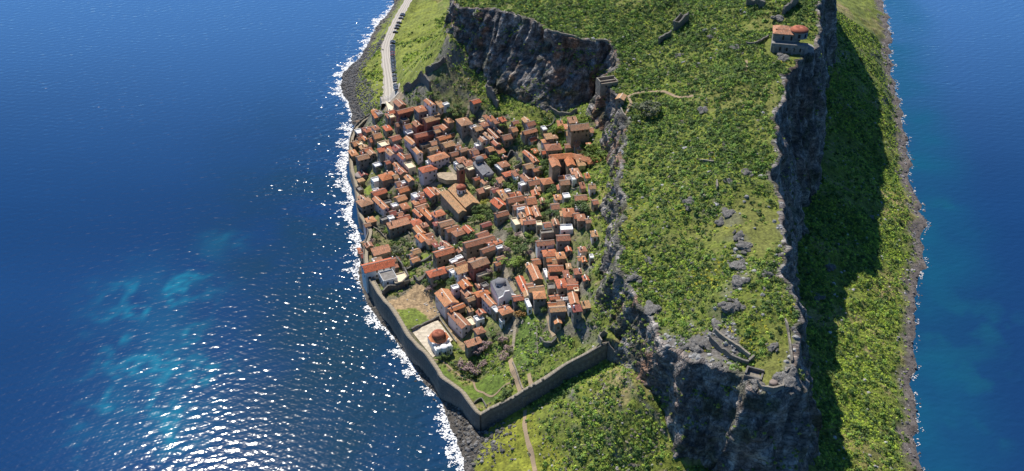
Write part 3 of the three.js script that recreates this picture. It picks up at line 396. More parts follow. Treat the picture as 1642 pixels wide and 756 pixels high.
// x, y of the roof in the photograph, its extent along the lane and across it, form, roof colour, wall, height
const town = `641 165 12 12 v b s 6; 650 175 28 7 u r r 6; 628 188 8 6 f c s 5; 639 198 10 7 u b s 5; 621 204 10 9 h k s 5; 587 206 13 7 u d s 4; 580 215 9 6 u d s 4; 604 216 12 9 u o s 5; 633 220 14 9 u r g 6; 653 203 9 8 u o p 5
689 164 8 14 v o w 7; 706 169 8 9 s t c 4; 715 168 8 5 f w w 4; 674 174 14 11 h o g 6; 700 181 9 5 u t s 4; 691 189 22 9 u t r 6; 720 192 9 9 h o s 5; 744 195 17 14 h o g 8; 669 199 10 10 v o r 6; 700 204 11 6 u r g 5; 703 210 13 6 u t g 5; 713 205 11 9 v o s 5; 762 163 12 8 u k g 6; 680 215 30 7 u r r 6; 715 219 26 7 u o s 5; 769 204 18 9 u t s 7
780 189 6 7 s o g 3; 773 196 8 5 f c s 4; 790 212 5 22 v b s 4; 783 219 6 14 v o s 5; 799 209 4 12 v b s 3; 823 206 8 9 u o s 6; 826 195 9 6 u b g 4; 844 191 9 9 v t s 5; 850 199 12 8 u b p 5; 849 209 20 7 u o s 8; 853 222 9 7 u k c 4; 812 219 14 9 u b s 5; 773 224 8 10 v o c 5; 778 224 4 8 f w w 4; 794 221 7 5 f w w 4
887 235 24 10 h b s 5; 874 243 10 6 u k s 4; 577 221 8 6 u b s 4; 585 222 6 7 v o s 5; 596 223 9 8 u r s 5; 615 231 14 10 f c c 6; 617 238 22 5 s r g 7; 569 229 9 9 u o s 5; 577 231 8 6 f c s 5; 589 238 11 6 u r s 5; 566 244 10 10 h o s 6; 583 250 22 8 u o g 9; 626 244 10 12 v o p 6; 643 249 7 16 v r p 6; 653 251 8 8 u b s 5; 658 226 8 16 v o p 6
657 266 12 12 f c c 5; 621 281 23 11 h o s 6; 634 282 8 8 u t s 5; 643 273 11 12 v r s 6; 656 287 9 11 v o g 6; 605 289 17 8 f w w 5; 668 239 9 15 v o p 7; 695 228 10 8 u o s 5; 680 231 14 9 f g s 4; 697 237 20 6 u t s 6; 718 230 16 10 u t s 6; 734 234 8 7 u b s 4; 743 239 12 6 u o s 5; 731 245 18 7 u b s 5; 703 251 27 11 h o p 8; 686 271 23 10 h r p 9; 740 255 13 9 h o s 5; 733 262 8 6 f w w 4; 751 262 13 9 h b s 5; 756 271 14 7 f c s 5
795 228 8 10 v r s 6; 787 238 11 9 u o s 6; 766 234 8 6 f w w 4; 761 242 8 9 u b p 5; 769 251 17 8 u r s 6; 808 263 13 10 h o g 5; 800 271 4 13 f w g 5; 815 278 14 8 h r g 5; 847 247 7 14 v r s 6; 857 256 9 9 v o s 6; 850 264 18 9 u t g 7; 861 270 14 7 u o g 5; 844 285 11 12 v o p 6; 827 285 4 6 f w w 4
922 273 12 9 h o s 6; 928 279 9 9 v o s 6; 900 283 9 6 u o s 4; 905 292 14 8 u o s 7; 922 288 10 6 f w w 5; 878 290 18 10 h o s 6; 859 291 24 9 u b s 6; 858 240 7 8 h o s 4; 931 315 18 8 u o s 4
585 324 20 12 h o g 8; 607 307 21 9 u r s 6; 610 324 9 24 v o p 7; 647 303 18 9 u o s 6; 642 316 14 10 u o s 6; 649 331 11 10 h o s 5; 629 340 10 9 u d s 4; 594 352 13 9 h o s 4; 639 359 34 8 s o g 7; 647 348 18 8 u r s 5; 627 350 9 6 f w w 5; 647 295 6 5 f w w 4; 667 324 9 8 h o s 5; 666 314 9 9 f w w 6; 676 311 12 8 u r s 5; 677 321 9 7 u r s 5
691 308 13 16 v k g 6; 700 306 7 14 v o s 6; 709 308 11 9 f c s 4; 676 330 18 7 u o s 6; 671 341 8 16 v r g 6; 686 344 9 22 v o s 6; 703 341 17 10 h r p 7; 715 356 22 9 u o s 6; 800 325 15 17 v k s 6; 804 343 19 8 u b g 6; 804 308 10 9 h o s 4; 814 306 8 5 f w w 4; 826 319 25 9 u b s 6; 851 320 14 13 u o s 6; 833 330 20 7 u b s 6; 836 337 13 4 f w w 6; 848 338 8 12 v o s 6; 860 338 8 16 v o s 6; 838 345 9 9 v o s 5; 849 354 18 7 u r g 8; 827 357 9 13 f c c 5; 779 360 15 7 u d s 5; 839 296 12 7 f w p 5
890 329 12 9 u b p 4; 912 340 17 13 h o s 7; 924 346 8 9 u r s 6; 932 348 12 10 h o s 6; 943 353 7 7 u o s 5; 877 360 10 8 u r w 6; 891 356 9 9 v o s 8; 877 372 20 6 f g s 6; 908 367 20 9 f w w 4; 903 380 20 9 u r g 6; 611 402 28 9 s o s 5; 633 417 12 7 u r w 5; 625 429 26 4 s b g 5
668 357 15 9 h r s 6; 672 368 11 14 v o s 6; 677 382 13 14 v o p 7; 691 386 14 9 h o s 5; 725 366 20 8 u o g 6; 736 372 18 10 h o g 6; 751 366 10 13 v r s 4; 773 375 17 8 u r s 6; 768 386 48 10 u b s 8; 785 399 27 8 u b s 6; 712 402 32 10 u r s 9; 738 421 15 6 u b s 4; 742 432 22 9 s t w 7; 767 420 26 14 u o r 8; 701 436 30 11 h r g 7
874 387 27 8 u b w 7; 881 404 20 10 h r s 6; 884 414 14 7 u o s 5; 899 408 13 10 h o s 6; 892 417 11 7 u t s 5; 891 428 22 10 u r s 6; 885 438 12 6 u t s 5; 887 445 13 5 s r s 4; 860 420 12 9 u o s 5; 858 437 14 24 v o s 7; 876 441 5 15 f w w 4; 726 437 9 7 f w w 4; 746 456 14 13 v o r 7; 749 468 12 13 v o s 6; 716 476 22 26 v o p 8; 730 463 11 7 f w p 8; 732 493 24 7 u o s 7; 736 512 14 32 v o p 7; 756 477 15 8 u t s 6; 773 470 20 9 h o r 7; 784 481 10 20 v o p 7; 775 442 20 5 f c s 4
838 454 11 24 v k s 5; 860 461 23 8 u t g 6; 865 472 18 11 h o g 9; 832 476 18 8 u r g 5; 847 488 6 14 f w w 4; 808 491 16 6 u r s 5; 811 499 18 10 h o s 6; 795 498 7 11 f w s 6; 900 456 15 14 h r s 6; 918 451 15 5 s b s 5; 918 460 16 8 u r s 6; 924 466 7 6 f c r 5; 884 461 11 9 f g s 5; 893 476 22 6 u r s 5; 899 484 11 8 u o s 5; 886 487 13 7 u o s 5; 894 495 24 9 u t g 9; 920 479 13 17 v o s 6; 925 495 13 8 s d g 8; 908 480 10 4 f w w 4; 914 494 6 7 f w w 5; 893 512 10 15 v o s 6; 769 529 13 10 h o g 5; 759 548 24 8 s o g 7; 768 511 13 9 f w w 4; 756 518 9 15 f c c 3; 805 515 6 6 f w w 4`;
for (const row of town.split(/[;\n]/)) { const t = row.trim().split(/\s+/); if (t.length < 8) continue; house(+t[0], +t[1], +t[2], +t[3], t[4], t[5], t[6], +t[7]); }

{ // the smaller roofs packed in between
  const R = rngOf(1717), q = 'ooorrbbttd', w = 'sssggcp'; let made = 0, tries = 0;
  while (made < 150 && tries++ < 9000) { const px = lerp(565, 955, R()), py = lerp(165, 545, R()); if (px < 575 + Math.max(0, py - 400) * 0.85 || px > 960 - Math.max(0, py - 330) * 0.12 || py < 172 + Math.max(0, px - 640) * 0.1 || (px < 712 && py > 425) || (py > 470 && px > 800 && px < 876) || (py > 515) || (Math.hypot(px - 725, py - 312) < 38) || (px > 808 && px < 842 && py > 370 && py < 440) || (px > 740 && px < 800 && py > 320 && py < 356) || (px > 595 && px < 660 && py > 366 && py < 415) || Math.hypot(px - 805, py - 460) < 26) continue; const p = atLow(px, py, 3.5); if (inFoot(p.x, p.z, 0.5)) continue; const f = R(), fm = f < 0.3 ? 'u' : f < 0.5 ? 'v' : f < 0.65 ? 'h' : f < 0.82 ? 's' : 'f'; house(px, py, 6 + 6 * R(), 5 + 3.5 * R(), fm, fm === 'f' ? 'wcg'[Math.floor(R() * 3)] : q[Math.floor(R() * 10)], w[Math.floor(R() * 7)], 3.6 + 2 * R()); made++; }
  console.log('infill', made, tries);
}

// ---------------------------------------------------------------- walls, lanes and terraces
function sweep(pts, profile, closed) { // profile(point, i) -> [[offset to the outer side, height], ...]
  const q = new Q(), n = pts.length, rows = [];
  for (let i = 0; i < n; i++) { const a = pts[Math.max(i - 1, 0)], b = pts[Math.min(i + 1, n - 1)], l = Math.hypot(b.x - a.x, b.z - a.z) || 1, nx = -(b.z - a.z) / l, nz = (b.x - a.x) / l; rows.push(profile(pts[i], i).map(([o, y]) => [pts[i].x + nx * o, y, pts[i].z + nz * o])); }
  for (let i = 0; i < n - 1; i++) for (let k = 0; k < rows[0].length - 1; k++) q.quad(rows[i][k], rows[i + 1][k], rows[i + 1][k + 1], rows[i][k + 1]);
  for (const r of [rows[0], rows[n - 1]]) for (let k = 1; k < r.length - 1; k++) q.tri(r[0], r[k], r[k + 1]);
  return q.geo;
}
const foundation = (p, r = 2) => Math.min(groundAt(p.x, p.z), groundAt(p.x + r, p.z), groundAt(p.x - r, p.z), groundAt(p.x, p.z + r), groundAt(p.x, p.z - r)) - 1.5;
function rampart(name, label, pts, out, mat, merlonFrom = 1e9, merlonTo = -1) {
  const o = pts[Math.floor(pts.length / 2)], g = thing(name, label, 'wall', { x: o.x, y: 0, z: o.z });
  const L = pts.map((p) => ({ ...p, x: p.x - o.x, z: p.z - o.z, b: foundation(p, 3.5) })), s = out;
  mesh('wall_body', sweep(L, (p) => [[1.3 * s, p.b - 1], [0.95 * s, p.h - 0.02], [-1.7 * s, p.h - 0.02], [-1.9 * s, p.b - 1]]), mat, g);
  mesh('parapet', sweep(L, (p, i) => { const r = 0.7 + 0.45 * n2(i * 0.7, 3); return [[0.95 * s, p.h - 0.1], [0.95 * s, p.h + r], [0.35 * s, p.h + r], [0.35 * s, p.h - 0.1]]; }), mat, g);
  mesh('walkway', sweep(L, (p) => [[0.35 * s, p.h - 0.05], [0.35 * s, p.h + 0.06], [-1.55 * s, p.h + 0.06], [-1.55 * s, p.h - 0.05]]), mWalk, g);
  for (let i = Math.max(0, merlonFrom); i < Math.min(pts.length - 1, merlonTo); i++) { if (h3(i, 5, 3) < 0.25) continue; const a = L[i], b = L[i + 1], mx = (a.x + b.x) / 2, mz = (a.z + b.z) / 2, an = -Math.atan2(b.z - a.z, b.x - a.x), l = Math.hypot(b.x - a.x, b.z - a.z), nx = -(b.z - a.z) / l, nz = (b.x - a.x) / l; boxPart('merlon', g, mat, mx + nx * 0.66 * s, (a.h + b.h) / 2 + 1.0, mz + nz * 0.66 * s, 0.9 + 0.5 * h3(i, 1, 2), 0.5 + 0.6 * h3(i, 2, 9), 0.56, an); }
  return g;
}
const mWalk = std({ color: lin(0.5, 0.43, 0.32), map: wallT }), mPath = std({ color: lin(0.56, 0.43, 0.29), map: rep(soilMap, 0.2) }), mRoad = std({ color: lin(0.78, 0.74, 0.7), map: rep(soilMap, 0.12) }), mPave = std({ color: lin(0.62, 0.5, 0.36), map: wallT });
rampart('sea_wall', 'long pale stone sea wall following the rocky western shore below the houses', seaWall, 1, mMasonryGrey);
rampart('town_wall', 'tall grey crenellated stone wall climbing from the shore to the cliff', eastWall, 1, mMasonryGrey, 2, 14);
rampart('gate_wall', 'short dark stone wall with parapet beside the village gate and green bank', catmull(westWall, 2.2), -1, mMasonryGrey, 1, 6);
{ // upper end of the long wall: watch house, and a return to the rock
  const p = eastWall[eastWall.length - 1]; const g = thing('watch_house', 'small ruined stone watch house topping the upper end of the long wall', 'ruin', { x: p.x - 0.5, y: p.h - 1, z: p.z - 1.5 }, 0.3); foot.push({ x: p.x, z: p.z, A: 0, a: 5, b: 5 });
  const q = new Q(); q.box(-2.6, 2.6, -8, 3, -2.2, -1.6).box(-2.6, -2, -8, 3.4, -1.6, 2).box(2, 2.6, -8, 2.6, -1.6, 2).box(-2, 2, -8, 1.4, 1.5, 2); mesh('wall', q.geo, mMasonry, g);
  const t = new Q(); t.tri([-2.6, 2.98, -2.2], [2.6, 2.98, -2.2], [0, 5.4, -1.9]).tri([2.6, 2.98, -1.6], [-2.6, 2.98, -1.6], [0, 5.4, -1.9]).quad([-2.6, 2.98, -1.6], [-2.6, 2.98, -2.2], [0, 5.4, -1.9], [0, 5.4, -1.9]).quad([2.6, 2.98, -2.2], [2.6, 2.98, -1.6], [0, 5.4, -1.9], [0, 5.4, -1.9]); mesh('gable', t.geo, mMasonry, g);
  boxPart('door', g, mPane, 0, 0.2, 2.03, 1, 2, 0.1);
  const ret = catmull([{ x: p.x + 1.5, z: p.z, h: p.h }, { ...S(986, 563, 45), h: 45 }, { ...S(1004, 562, 47), h: 47 }], 2.2); rampart('return_wall', 'short stone wall joining the watch house to the cliff', ret, 1, mMasonryGrey);
  const b = eastWall[Math.floor(eastWall.length * 0.36)], c = S(841, 637, 20), u = thing('wall_turret', 'narrow stone turret projecting from the outer face of the long wall', 'turret', { x: c.x, y: 20, z: c.z + 0.6 }, 0.5); const w = new Q(); w.box(-1.3, 1.3, -14, 1.5, -2, 1.3); mesh('shaft', w.geo, mMasonryGrey, u); const r = new Q(); r.box(-1.45, 1.45, 1.52, 1.85, -2, 1.45); mesh('cap_stone', r.geo, mWalk, u);
}
function lowWall(label, px, hgt, mat, thick = 0.7, lift = 0, nm = 'stone_wall') { const pts = catmull(px.map(([a, b]) => at(a, b, lift)).map(({ x, z }) => ({ x, z })), 1.6).map((p, i) => ({ ...p, b: foundation(p, 1), h: groundAt(p.x, p.z) + hgt * (0.8 + 0.35 * n2(p.x / 3 + i * 0.1, p.z / 3)) })), o = pts[0], L = pts.map((p) => ({ ...p, x: p.x - o.x, z: p.z - o.z })); const m = mesh(nm, sweep(L, (p) => [[thick / 2, p.b], [thick / 2 - 0.05, p.h], [-thick / 2 + 0.05, p.h], [-thick / 2, p.b]]), mat); m.position.set(o.x, 0, o.z); tag(m, label, 'wall'); return m; }
function lane(name, label, px, width, mat, lift = 0.14, f = groundAt) {
  const pts = catmull(px.map(([a, b, w]) => ({ ...at(a, b, 0, f), w: w ?? width })).map(({ x, z, w }) => ({ x, z, w })), 1.3), q = new Q(), rows = [];
  for (let i = 0; i < pts.length; i++) { const a = pts[Math.max(i - 1, 0)], b = pts[Math.min(i + 1, pts.length - 1)], l = Math.hypot(b.x - a.x, b.z - a.z) || 1, nx = -(b.z - a.z) / l, nz = (b.x - a.x) / l, w = pts[i].w * (1 + 0.18 * n2(i * 0.3, 5)), r = []; const c = groundAt(pts[i].x, pts[i].z); for (const o of [-0.55, -0.5, -0.25, 0, 0.25, 0.5, 0.55]) { const x = pts[i].x + nx * o * w, z = pts[i].z + nz * o * w; r.push([x, Math.abs(o) > 0.52 ? groundAt(x, z) - 0.6 : Math.max(groundAt(x, z), c - 1.2) + lift, z]); } rows.push(r); }
  for (let i = 0; i < rows.length - 1; i++) for (let k = 0; k < 6; k++) q.quad(rows[i][k], rows[i + 1][k], rows[i + 1][k + 1], rows[i][k + 1]);
  const keep = pts.filter((_, i) => i % 2 === 0); for (const p of keep) lanes.push([p.x, p.z, p.w / 2 + 0.4]);
  return struct(name, q.geo, mat, label);
}
const lanes = [];
for (const p of roadPts) lanes.push([p.x, p.z, 4.6]);
lane('road', 'pale concrete road along the grassy bank to the village gate', [[668, -28, 7], [655, 0, 7], [641, 25, 7], [628, 50, 7.4], [619, 76, 7.6], [620, 100, 8], [624, 125, 9], [626, 148, 11], [626, 164, 13]], 7, mRoad, 0.2);
lane('path', 'dirt path leading out below the long wall', [[842, 660], [841, 680], [843, 695], [847, 715], [853, 735], [858, 760]], 1.7, mPath);
lane('path', 'earth lane with a stone edge running down to the long wall', [[818, 578], [822, 592], [829, 610], [836, 630]], 2.4, mPath);
lane('path', 'short earth track beside the lane near the long wall', [[848, 600], [850, 612], [853, 622]], 1.8, mPath);
lane('path', 'thin trodden path curving over the mown meadow', [[694, 578], [710, 583], [725, 595], [745, 608], [758, 614], [763, 625], [775, 633], [790, 636], [806, 622], [818, 618]], 0.9, mPath);
lane('path', 'pale walled lane winding up between gardens toward the upper houses', [[836, 368], [836, 380], [840, 390], [846, 398], [851, 408], [856, 418]], 2, mWalk, 0.3);
lane('path', 'straight stepped street beside the white domed church', [[801, 395], [804, 412], [807, 430], [812, 444], [818, 456], [825, 470]], 2.2, mWalk, 0.3);
lane('path', 'narrow lane behind the cathedral lined by a low wall', [[756, 286], [768, 298], [780, 310], [790, 325], [794, 338]], 1.5, mWalk, 0.3);
lane('path', 'lane falling through the middle of the village', [[752, 170], [740, 225], [725, 245], [717, 262], [730, 282]], 1.8, mWalk, 0.2);
lane('path', 'paved main street from the gate toward the cathedral', [[632, 180], [650, 215], [672, 250], [676, 275], [682, 292], [700, 296], [716, 288]], 2, mWalk, 0.2);
lane('path', 'steep lane between the central roofs', [[690, 345], [702, 365], [708, 385], [700, 400], [694, 420]], 1.7, mWalk, 0.2);
lane('path', 'upper lane passing tall houses at the cliff foot', [[860, 215], [864, 235], [868, 250]], 1.8, mWalk, 0.2);
lane('path', 'stepped lane between lower eastern houses', [[822, 506], [826, 522], [824, 545], [822, 566]], 1.4, mWalk, 0.25);
lane('path', 'earth lane under the easternmost roofs', [[878, 510], [883, 525], [889, 541]], 1.8, mPath, 0.25);
lane('path', 'curving footpath over the plateau past the gatehouse', [[1000, 192], [1006, 178], [1012, 166], [1008, 156], [1024, 151], [1050, 149], [1075, 152], [1090, 157], [1112, 154]], 1.5, mPath, 0.16);
lane('path', 'short worn strip of bare earth on the plateau', [[1197, 98], [1198, 106], [1196, 114]], 1.3, mPath, 0.2);
function slab(name, label, cat, px, thick, mat, lift = 0.4) { const pts = px.map(([a, b]) => atLow(a, b)), h = Math.max(...pts.map((p) => p.y)) * 0.5 + (pts.reduce((s, p) => s + p.y, 0) / pts.length) * 0.5 + lift, o = pts[0], sh = new THREE.Shape(pts.map((p) => new THREE.Vector2(p.x - o.x, -(p.z - o.z)))), g = new THREE.ExtrudeGeometry(sh, { depth: thick, bevelEnabled: false }); g.rotateX(-Math.PI / 2); g.translate(0, -thick, 0); const m = mesh(name, g, mat); m.position.set(o.x, h, o.z); tag(m, label, cat); foot.push(...boxFoot(pts)); return m; }
function boxFoot(pts) { const c = pts.reduce((s, p) => ({ x: s.x + p.x / pts.length, z: s.z + p.z / pts.length }), { x: 0, z: 0 }), r = Math.min(...pts.map((p) => Math.hypot(p.x - c.x, p.z - c.z))); return [{ x: c.x, z: c.z, A: 0.5, a: r * 0.9, b: r * 0.9 }]; }
slab('church_terrace', 'wide cream paved terrace around the red-domed chapel by the sea wall', 'terrace', [[660, 534], [702, 516], [726, 549], [694, 575]], 4, std({ color: lin(0.86, 0.76, 0.6), map: wallT }), 0.4);
slab('church_square', 'tan paved square before the cathedral and bell tower', 'square', [[700, 289], [736, 275], [748, 283], [742, 292], [716, 300], [704, 300]], 3, mPave, 0.5);
slab('gate_terrace', 'cream paved terrace with tables just inside the village gate', 'terrace', [[619, 176], [631, 172], [635, 180], [624, 186]], 3, mCream, 0.1);
{ const c = atLow(580, 289), g = thing('stone_bastion', 'round grey-pink stone bastion platform near the shore', 'bastion', c); mesh('drum', new THREE.CylinderGeometry(4.3, 4.9, 7, 28), mMasonryGrey, g); const t = mesh('paving', new THREE.CylinderGeometry(3.9, 3.9, 0.3, 28), std({ color: lin(0.5, 0.42, 0.4), map: wallT }), g); t.position.y = 3.5; foot.push({ x: c.x, z: c.z, A: 0, a: 5, b: 5 }); }
// retaining and garden walls, ruins among the houses
lowWall('dark retaining wall on the near side of the sunken yellow-green garden', [[652, 436], [668, 428], [692, 416]], 3.2, mMasonryGrey, 1.2);
lowWall('dark retaining wall behind the sunken yellow-green garden', [[652, 416], [666, 408], [686, 399]], 2.4, mMasonryGrey, 1.2);
lowWall('short rubble wall standing above the dirt clearing', [[664, 448], [672, 456], [680, 448], [686, 440]], 3, mMasonryGrey, 1);
lowWall('dark stone wall along the back of the chapel terrace', [[660, 532], [680, 523], [704, 513]], 2.2, mMasonryGrey, 0.9);
lowWall('long wall between the chapel terrace and the dirt lane', [[705, 514], [718, 532], [732, 552]], 1.4, mMasonry, 0.7);
lowWall('low stone edging beside the earth lane', [[822, 585], [830, 606], [838, 628]], 1.2, mMasonry, 0.7);
lowWall('broken dark ruin wall in the sloping meadow below the eastern houses', [[866, 548], [874, 558], [884, 556], [892, 549]], 2.6, mMasonryGrey, 1);
lowWall('small square stone pen in the meadow corner by the sea', [[760, 648], [772, 642], [780, 656]], 1.4, mMasonryGrey, 0.6);
lowWall('thin garden wall running down the green slope', [[861, 528], [861, 545], [862, 572]], 0.9, mMasonry, 0.5);
lowWall('tall slanted ruin wall at the shaded cliff base', [[781, 152], [790, 164], [799, 174]], 8, mMasonryGrey, 1.2);
lowWall('long pale wall climbing beneath the shaded cliff', [[868, 168], [885, 178], [905, 186], [925, 182]], 3, mMasonryGrey, 1);
lowWall('roofless stone house walls beside the hipped garden house', [[813, 258], [822, 248], [832, 260], [836, 270], [826, 274]], 3.5, mMasonryGrey, 0.8);
lowWall('dark stone wall crossing the grassy bank above the road end', [[648, 150], [662, 143], [676, 132], [690, 146]], 7, mMasonryGrey, 1.3);
lowWall('dark ruined wall higher on the grassy bank', [[683, 120], [698, 112], [712, 99], [714, 104]], 5, mMasonryGrey, 1.3);
lowWall('dark garden wall above the long stone house', [[735, 352], [748, 354], [762, 352], [774, 346]], 2.4, mMasonryGrey, 0.7);
lowWall('rubble garden wall below the fig trees', [[636, 372], [648, 368], [658, 380]], 1.8, mMasonryGrey, 0.7);
lowWall('broken garden wall beside the sea path', [[597, 366], [606, 372], [618, 384]], 1.6, mMasonry, 0.6);
lowWall('garden wall under the upper mansion', [[938, 298], [928, 304], [915, 306]], 2, mMasonry, 0.7);
lowWall('pale terrace wall below the last eastern house', [[905, 510], [910, 500], [908, 492]], 1.6, mMasonry, 0.6);
lowWall('rubble wall by the upper gardens', [[866, 210], [880, 206], [890, 196]], 2, mMasonryGrey, 0.8);
// walls and ruins of the upper town
lowWall('high ruined stone wall standing in scrub, the longer of two in line', [[1056, 72], [1066, 64], [1076, 58]], 6, mMasonryGrey, 1.2);
lowWall('high ruined stone wall with broken top, the shorter of two in line', [[1080, 52], [1092, 44], [1103, 36]], 8, mMasonryGrey, 1.2);
lowWall('ruined rear wall with gaps above the two walls in line', [[1079, 42], [1090, 36], [1104, 30]], 5, mMasonryGrey, 1);
lowWall('ruined stone wall between boulders near the upper church', [[1255, 26], [1266, 16], [1279, 6]], 7, mMasonryGrey, 1.3);
lowWall('dark fragment of masonry at the far end of the plateau', [[1196, 10], [1212, 8], [1226, 12]], 5, mMasonryGrey, 1.6);
lowWall('terrace wall under a bright green field near the upper church', [[1196, 72], [1214, 72], [1232, 60]], 2, mMasonryGrey, 0.9);
lowWall('edge wall along the plateau rim beside the shaded north cliff', [[1259, 515], [1264, 540], [1267, 562], [1270, 582]], 2, mMasonry, 0.8);
lowWall('outer fort wall along the brink of the front cliff', [[1138, 549], [1150, 561], [1166, 572], [1184, 582], [1200, 588]], 3, mMasonryGrey, 1.1);
lowWall('upper fort wall of the roofless enclosure', [[1146, 537], [1158, 545], [1174, 554], [1190, 566], [1202, 578]], 2.8, mMasonry, 1);
lowWall('cross wall closing the roofless fort enclosure', [[1200, 586], [1208, 579]], 3.2, mMasonry, 1);
lowWall('breastwork with a corner over the front cliff', [[1214, 620], [1226, 628], [1238, 632], [1254, 628], [1256, 614]], 3, mMasonry, 0.9);
lowWall('stub of wall behind the corner breastwork', [[1258, 606], [1266, 598]], 3.5, mMasonry, 0.9);
lowWall('parapet wall following the rim over the big shaded cliff', [[830, 26], [856, 37], [878, 52], [905, 60], [930, 64], [955, 70], [972, 74], [986, 86]], 1.4, mMasonry, 0.8);
lowWall('parapet wall on the rim above the reddish cliff', [[990, 168], [997, 180], [1003, 198]], 1.8, mMasonry, 0.8);
lowWall('low field wall in the middle of the plateau', [[1122, 258], [1132, 262], [1144, 264]], 1.4, mMasonry, 0.8);
lowWall('narrow standing wall on the plateau crest', [[1149, 296], [1150, 306]], 2.4, mMasonry, 0.8);
{ // roofless cistern house in the fort
  const c = at(1209, 604), g = thing('cistern_house', 'squat roofless stone cistern house beside the fort enclosure', 'ruin', c, -0.4); foot.push({ x: c.x, z: c.z, A: -0.4, a: 5, b: 5 }); const q = new Q(); q.box(-3.4, 3.4, -4, 1.6, 2, 2.7).box(-3.4, 3.4, -4, 2.2, -2.7, -2).box(-3.4, -2.7, -4, 2.4, -2, 2).box(2.7, 3.4, -4, 1.3, -2, 2); mesh('wall', q.geo, mMasonryGrey, g); const fl = new Q(); fl.box(-2.7, 2.7, 0.2, 0.5, -2, 2); mesh('floor_slab', fl.geo, mMasonry, g); 
  const d = at(1240, 618), k = thing('round_hut', 'small round pinkish stone hut at the corner breastwork', 'hut', d); mesh('wall', new THREE.CylinderGeometry(1.6, 1.8, 2.6, 18), mMasonryGrey, k); const e = mesh('roof', new THREE.SphereGeometry(1.65, 18, 8, 0, 6.2832, 0, 1.5708), std({ color: lin(0.42, 0.34, 0.3), map: wallT }), k); e.position.y = 1.25; e.scale.y = 0.5;
}

// ---------------------------------------------------------------- churches and the larger buildings
function arches(g, n, len, y, z, w, h, mat = mPane, face = 'z') { for (let i = 0; i < n; i++) { const s = new THREE.Shape(); s.moveTo(-w / 2, 0); s.lineTo(w / 2, 0); s.lineTo(w / 2, h - w / 2); s.absarc(0, h - w / 2, w / 2, 0, Math.PI); const m = mesh('window', new THREE.ExtrudeGeometry(s, { depth: 0.1, bevelEnabled: false, curveSegments: 8 }), mat, g); const o = n > 1 ? (i / (n - 1) - 0.5) * len : 0; if (face === 'z') m.position.set(o, y, z); else { m.rotation.y = Math.PI / 2; m.position.set(z, y, o); } } }
function dome(g, x, y, z, r, drumH, domeMat, drumMat, sides = 24, squash = 0.75) {
  const d = mesh('drum', new THREE.CylinderGeometry(r, r, drumH, sides), drumMat, g); d.position.set(x, y + drumH / 2, z);
  const t = mesh('dome', new THREE.SphereGeometry(r * 1.06, sides, 12, 0, 6.2832, 0, 1.5708), domeMat, g); t.position.set(x, y + drumH, z); t.scale.y = squash;
  for (let i = 0; i < 8; i++) { const a = (i / 8) * 6.2832, w = boxPart('window', d, mPane, Math.sin(a) * r, 0, Math.cos(a) * r, r * 0.28, drumH * 0.6, 0.12, a); }
}
const rad = THREE.MathUtils.degToRad;
{ // cathedral
  const c = atLow(738, 318, 7), A = rad(28), g = thing('cathedral', 'tan domed cathedral with two long tiled aisles in the village centre', 'church', c, A); foot.push({ x: c.x, z: c.z, A, a: 9, b: 14 });
  const nv = new THREE.Group(); nv.name = 'nave'; nv.position.set(2.8, 0, -1); nv.rotation.y = Math.PI / 2; g.add(nv); const ai = new THREE.Group(); ai.name = 'aisle'; ai.position.set(-4.9, 0, 0.5); ai.rotation.y = Math.PI / 2; g.add(ai);
  mesh('wall', walls(23, 9, -6, 7.2, 2.2, 'gable'), wallMats.s[0], nv); mesh('roof', gableRoof(23, 9, 7.2, 2.2), roofMats.t[0], nv);
  mesh('wall', walls(25, 4.8, -6, 6.2, 1.3, 'gable'), wallMats.s[0], ai); mesh('roof', gableRoof(25, 4.8, 6.2, 1.3, 0.3), roofMats.t[0], ai);
  dome(g, 2.6, 8.2, -4, 2.9, 2.8, mDome, mWhite); arches(g, 2, 4, 1.5, 10.5 + 0.05, 1, 2.4); boxPart('door', g, mShutter[0], -4.9, 1.2, 13.02, 1.4, 2.4, 0.12);
  const b = atLow(739, 284, 5), t = thing('bell_tower', 'square pinkish bell tower on the edge of the paved square', 'tower', b, A); const q = new Q(); q.box(-1.9, 1.9, -2, 10, -1.9, 1.9); mesh('shaft', q.geo, wallMats.r[0], t); const r = new Q(); r.box(-2.2, 2.2, 10.02, 10.5, -2.2, 2.2); mesh('cornice', r.geo, mPave, t); const s = new Q(); s.box(-1.7, 1.7, 10.52, 11.6, -1.7, 1.7); mesh('top', s.geo, mMasonry, t); arches(t, 1, 0, 7, 1.86, 1.1, 2.2); foot.push({ x: b.x, z: b.z, A, a: 2.5, b: 2.5 });
}
{ // grey church
  const c = atLow(775, 272, 5), A = rad(24), g = thing('stone_church', 'grey stone church with two lead-grey domes behind the cathedral', 'church', c, A); foot.push({ x: c.x, z: c.z, A, a: 4, b: 9 });
  const b = new THREE.Group(); b.name = 'nave'; b.rotation.y = Math.PI / 2; g.add(b); mesh('wall', walls(16, 7, -4, 6, 1.8, 'gable'), wallMats.g[0], b); mesh('roof', gableRoof(16, 7, 6, 1.8, 0.2), mLead, b);
  dome(g, 0, 6.4, -5.5, 2.5, 2.4, mLead, mLead); const a = mesh('apse', new THREE.CylinderGeometry(2.6, 2.6, 9.5, 20), wallMats.g[0], g); a.position.set(0.4, 1, 7.6); const k = mesh('apse_roof', new THREE.SphereGeometry(2.7, 20, 8, 0, 6.2832, 0, 1.5708), mLead, g); k.position.set(0.4, 5.75, 7.6); k.scale.y = 0.55;
}
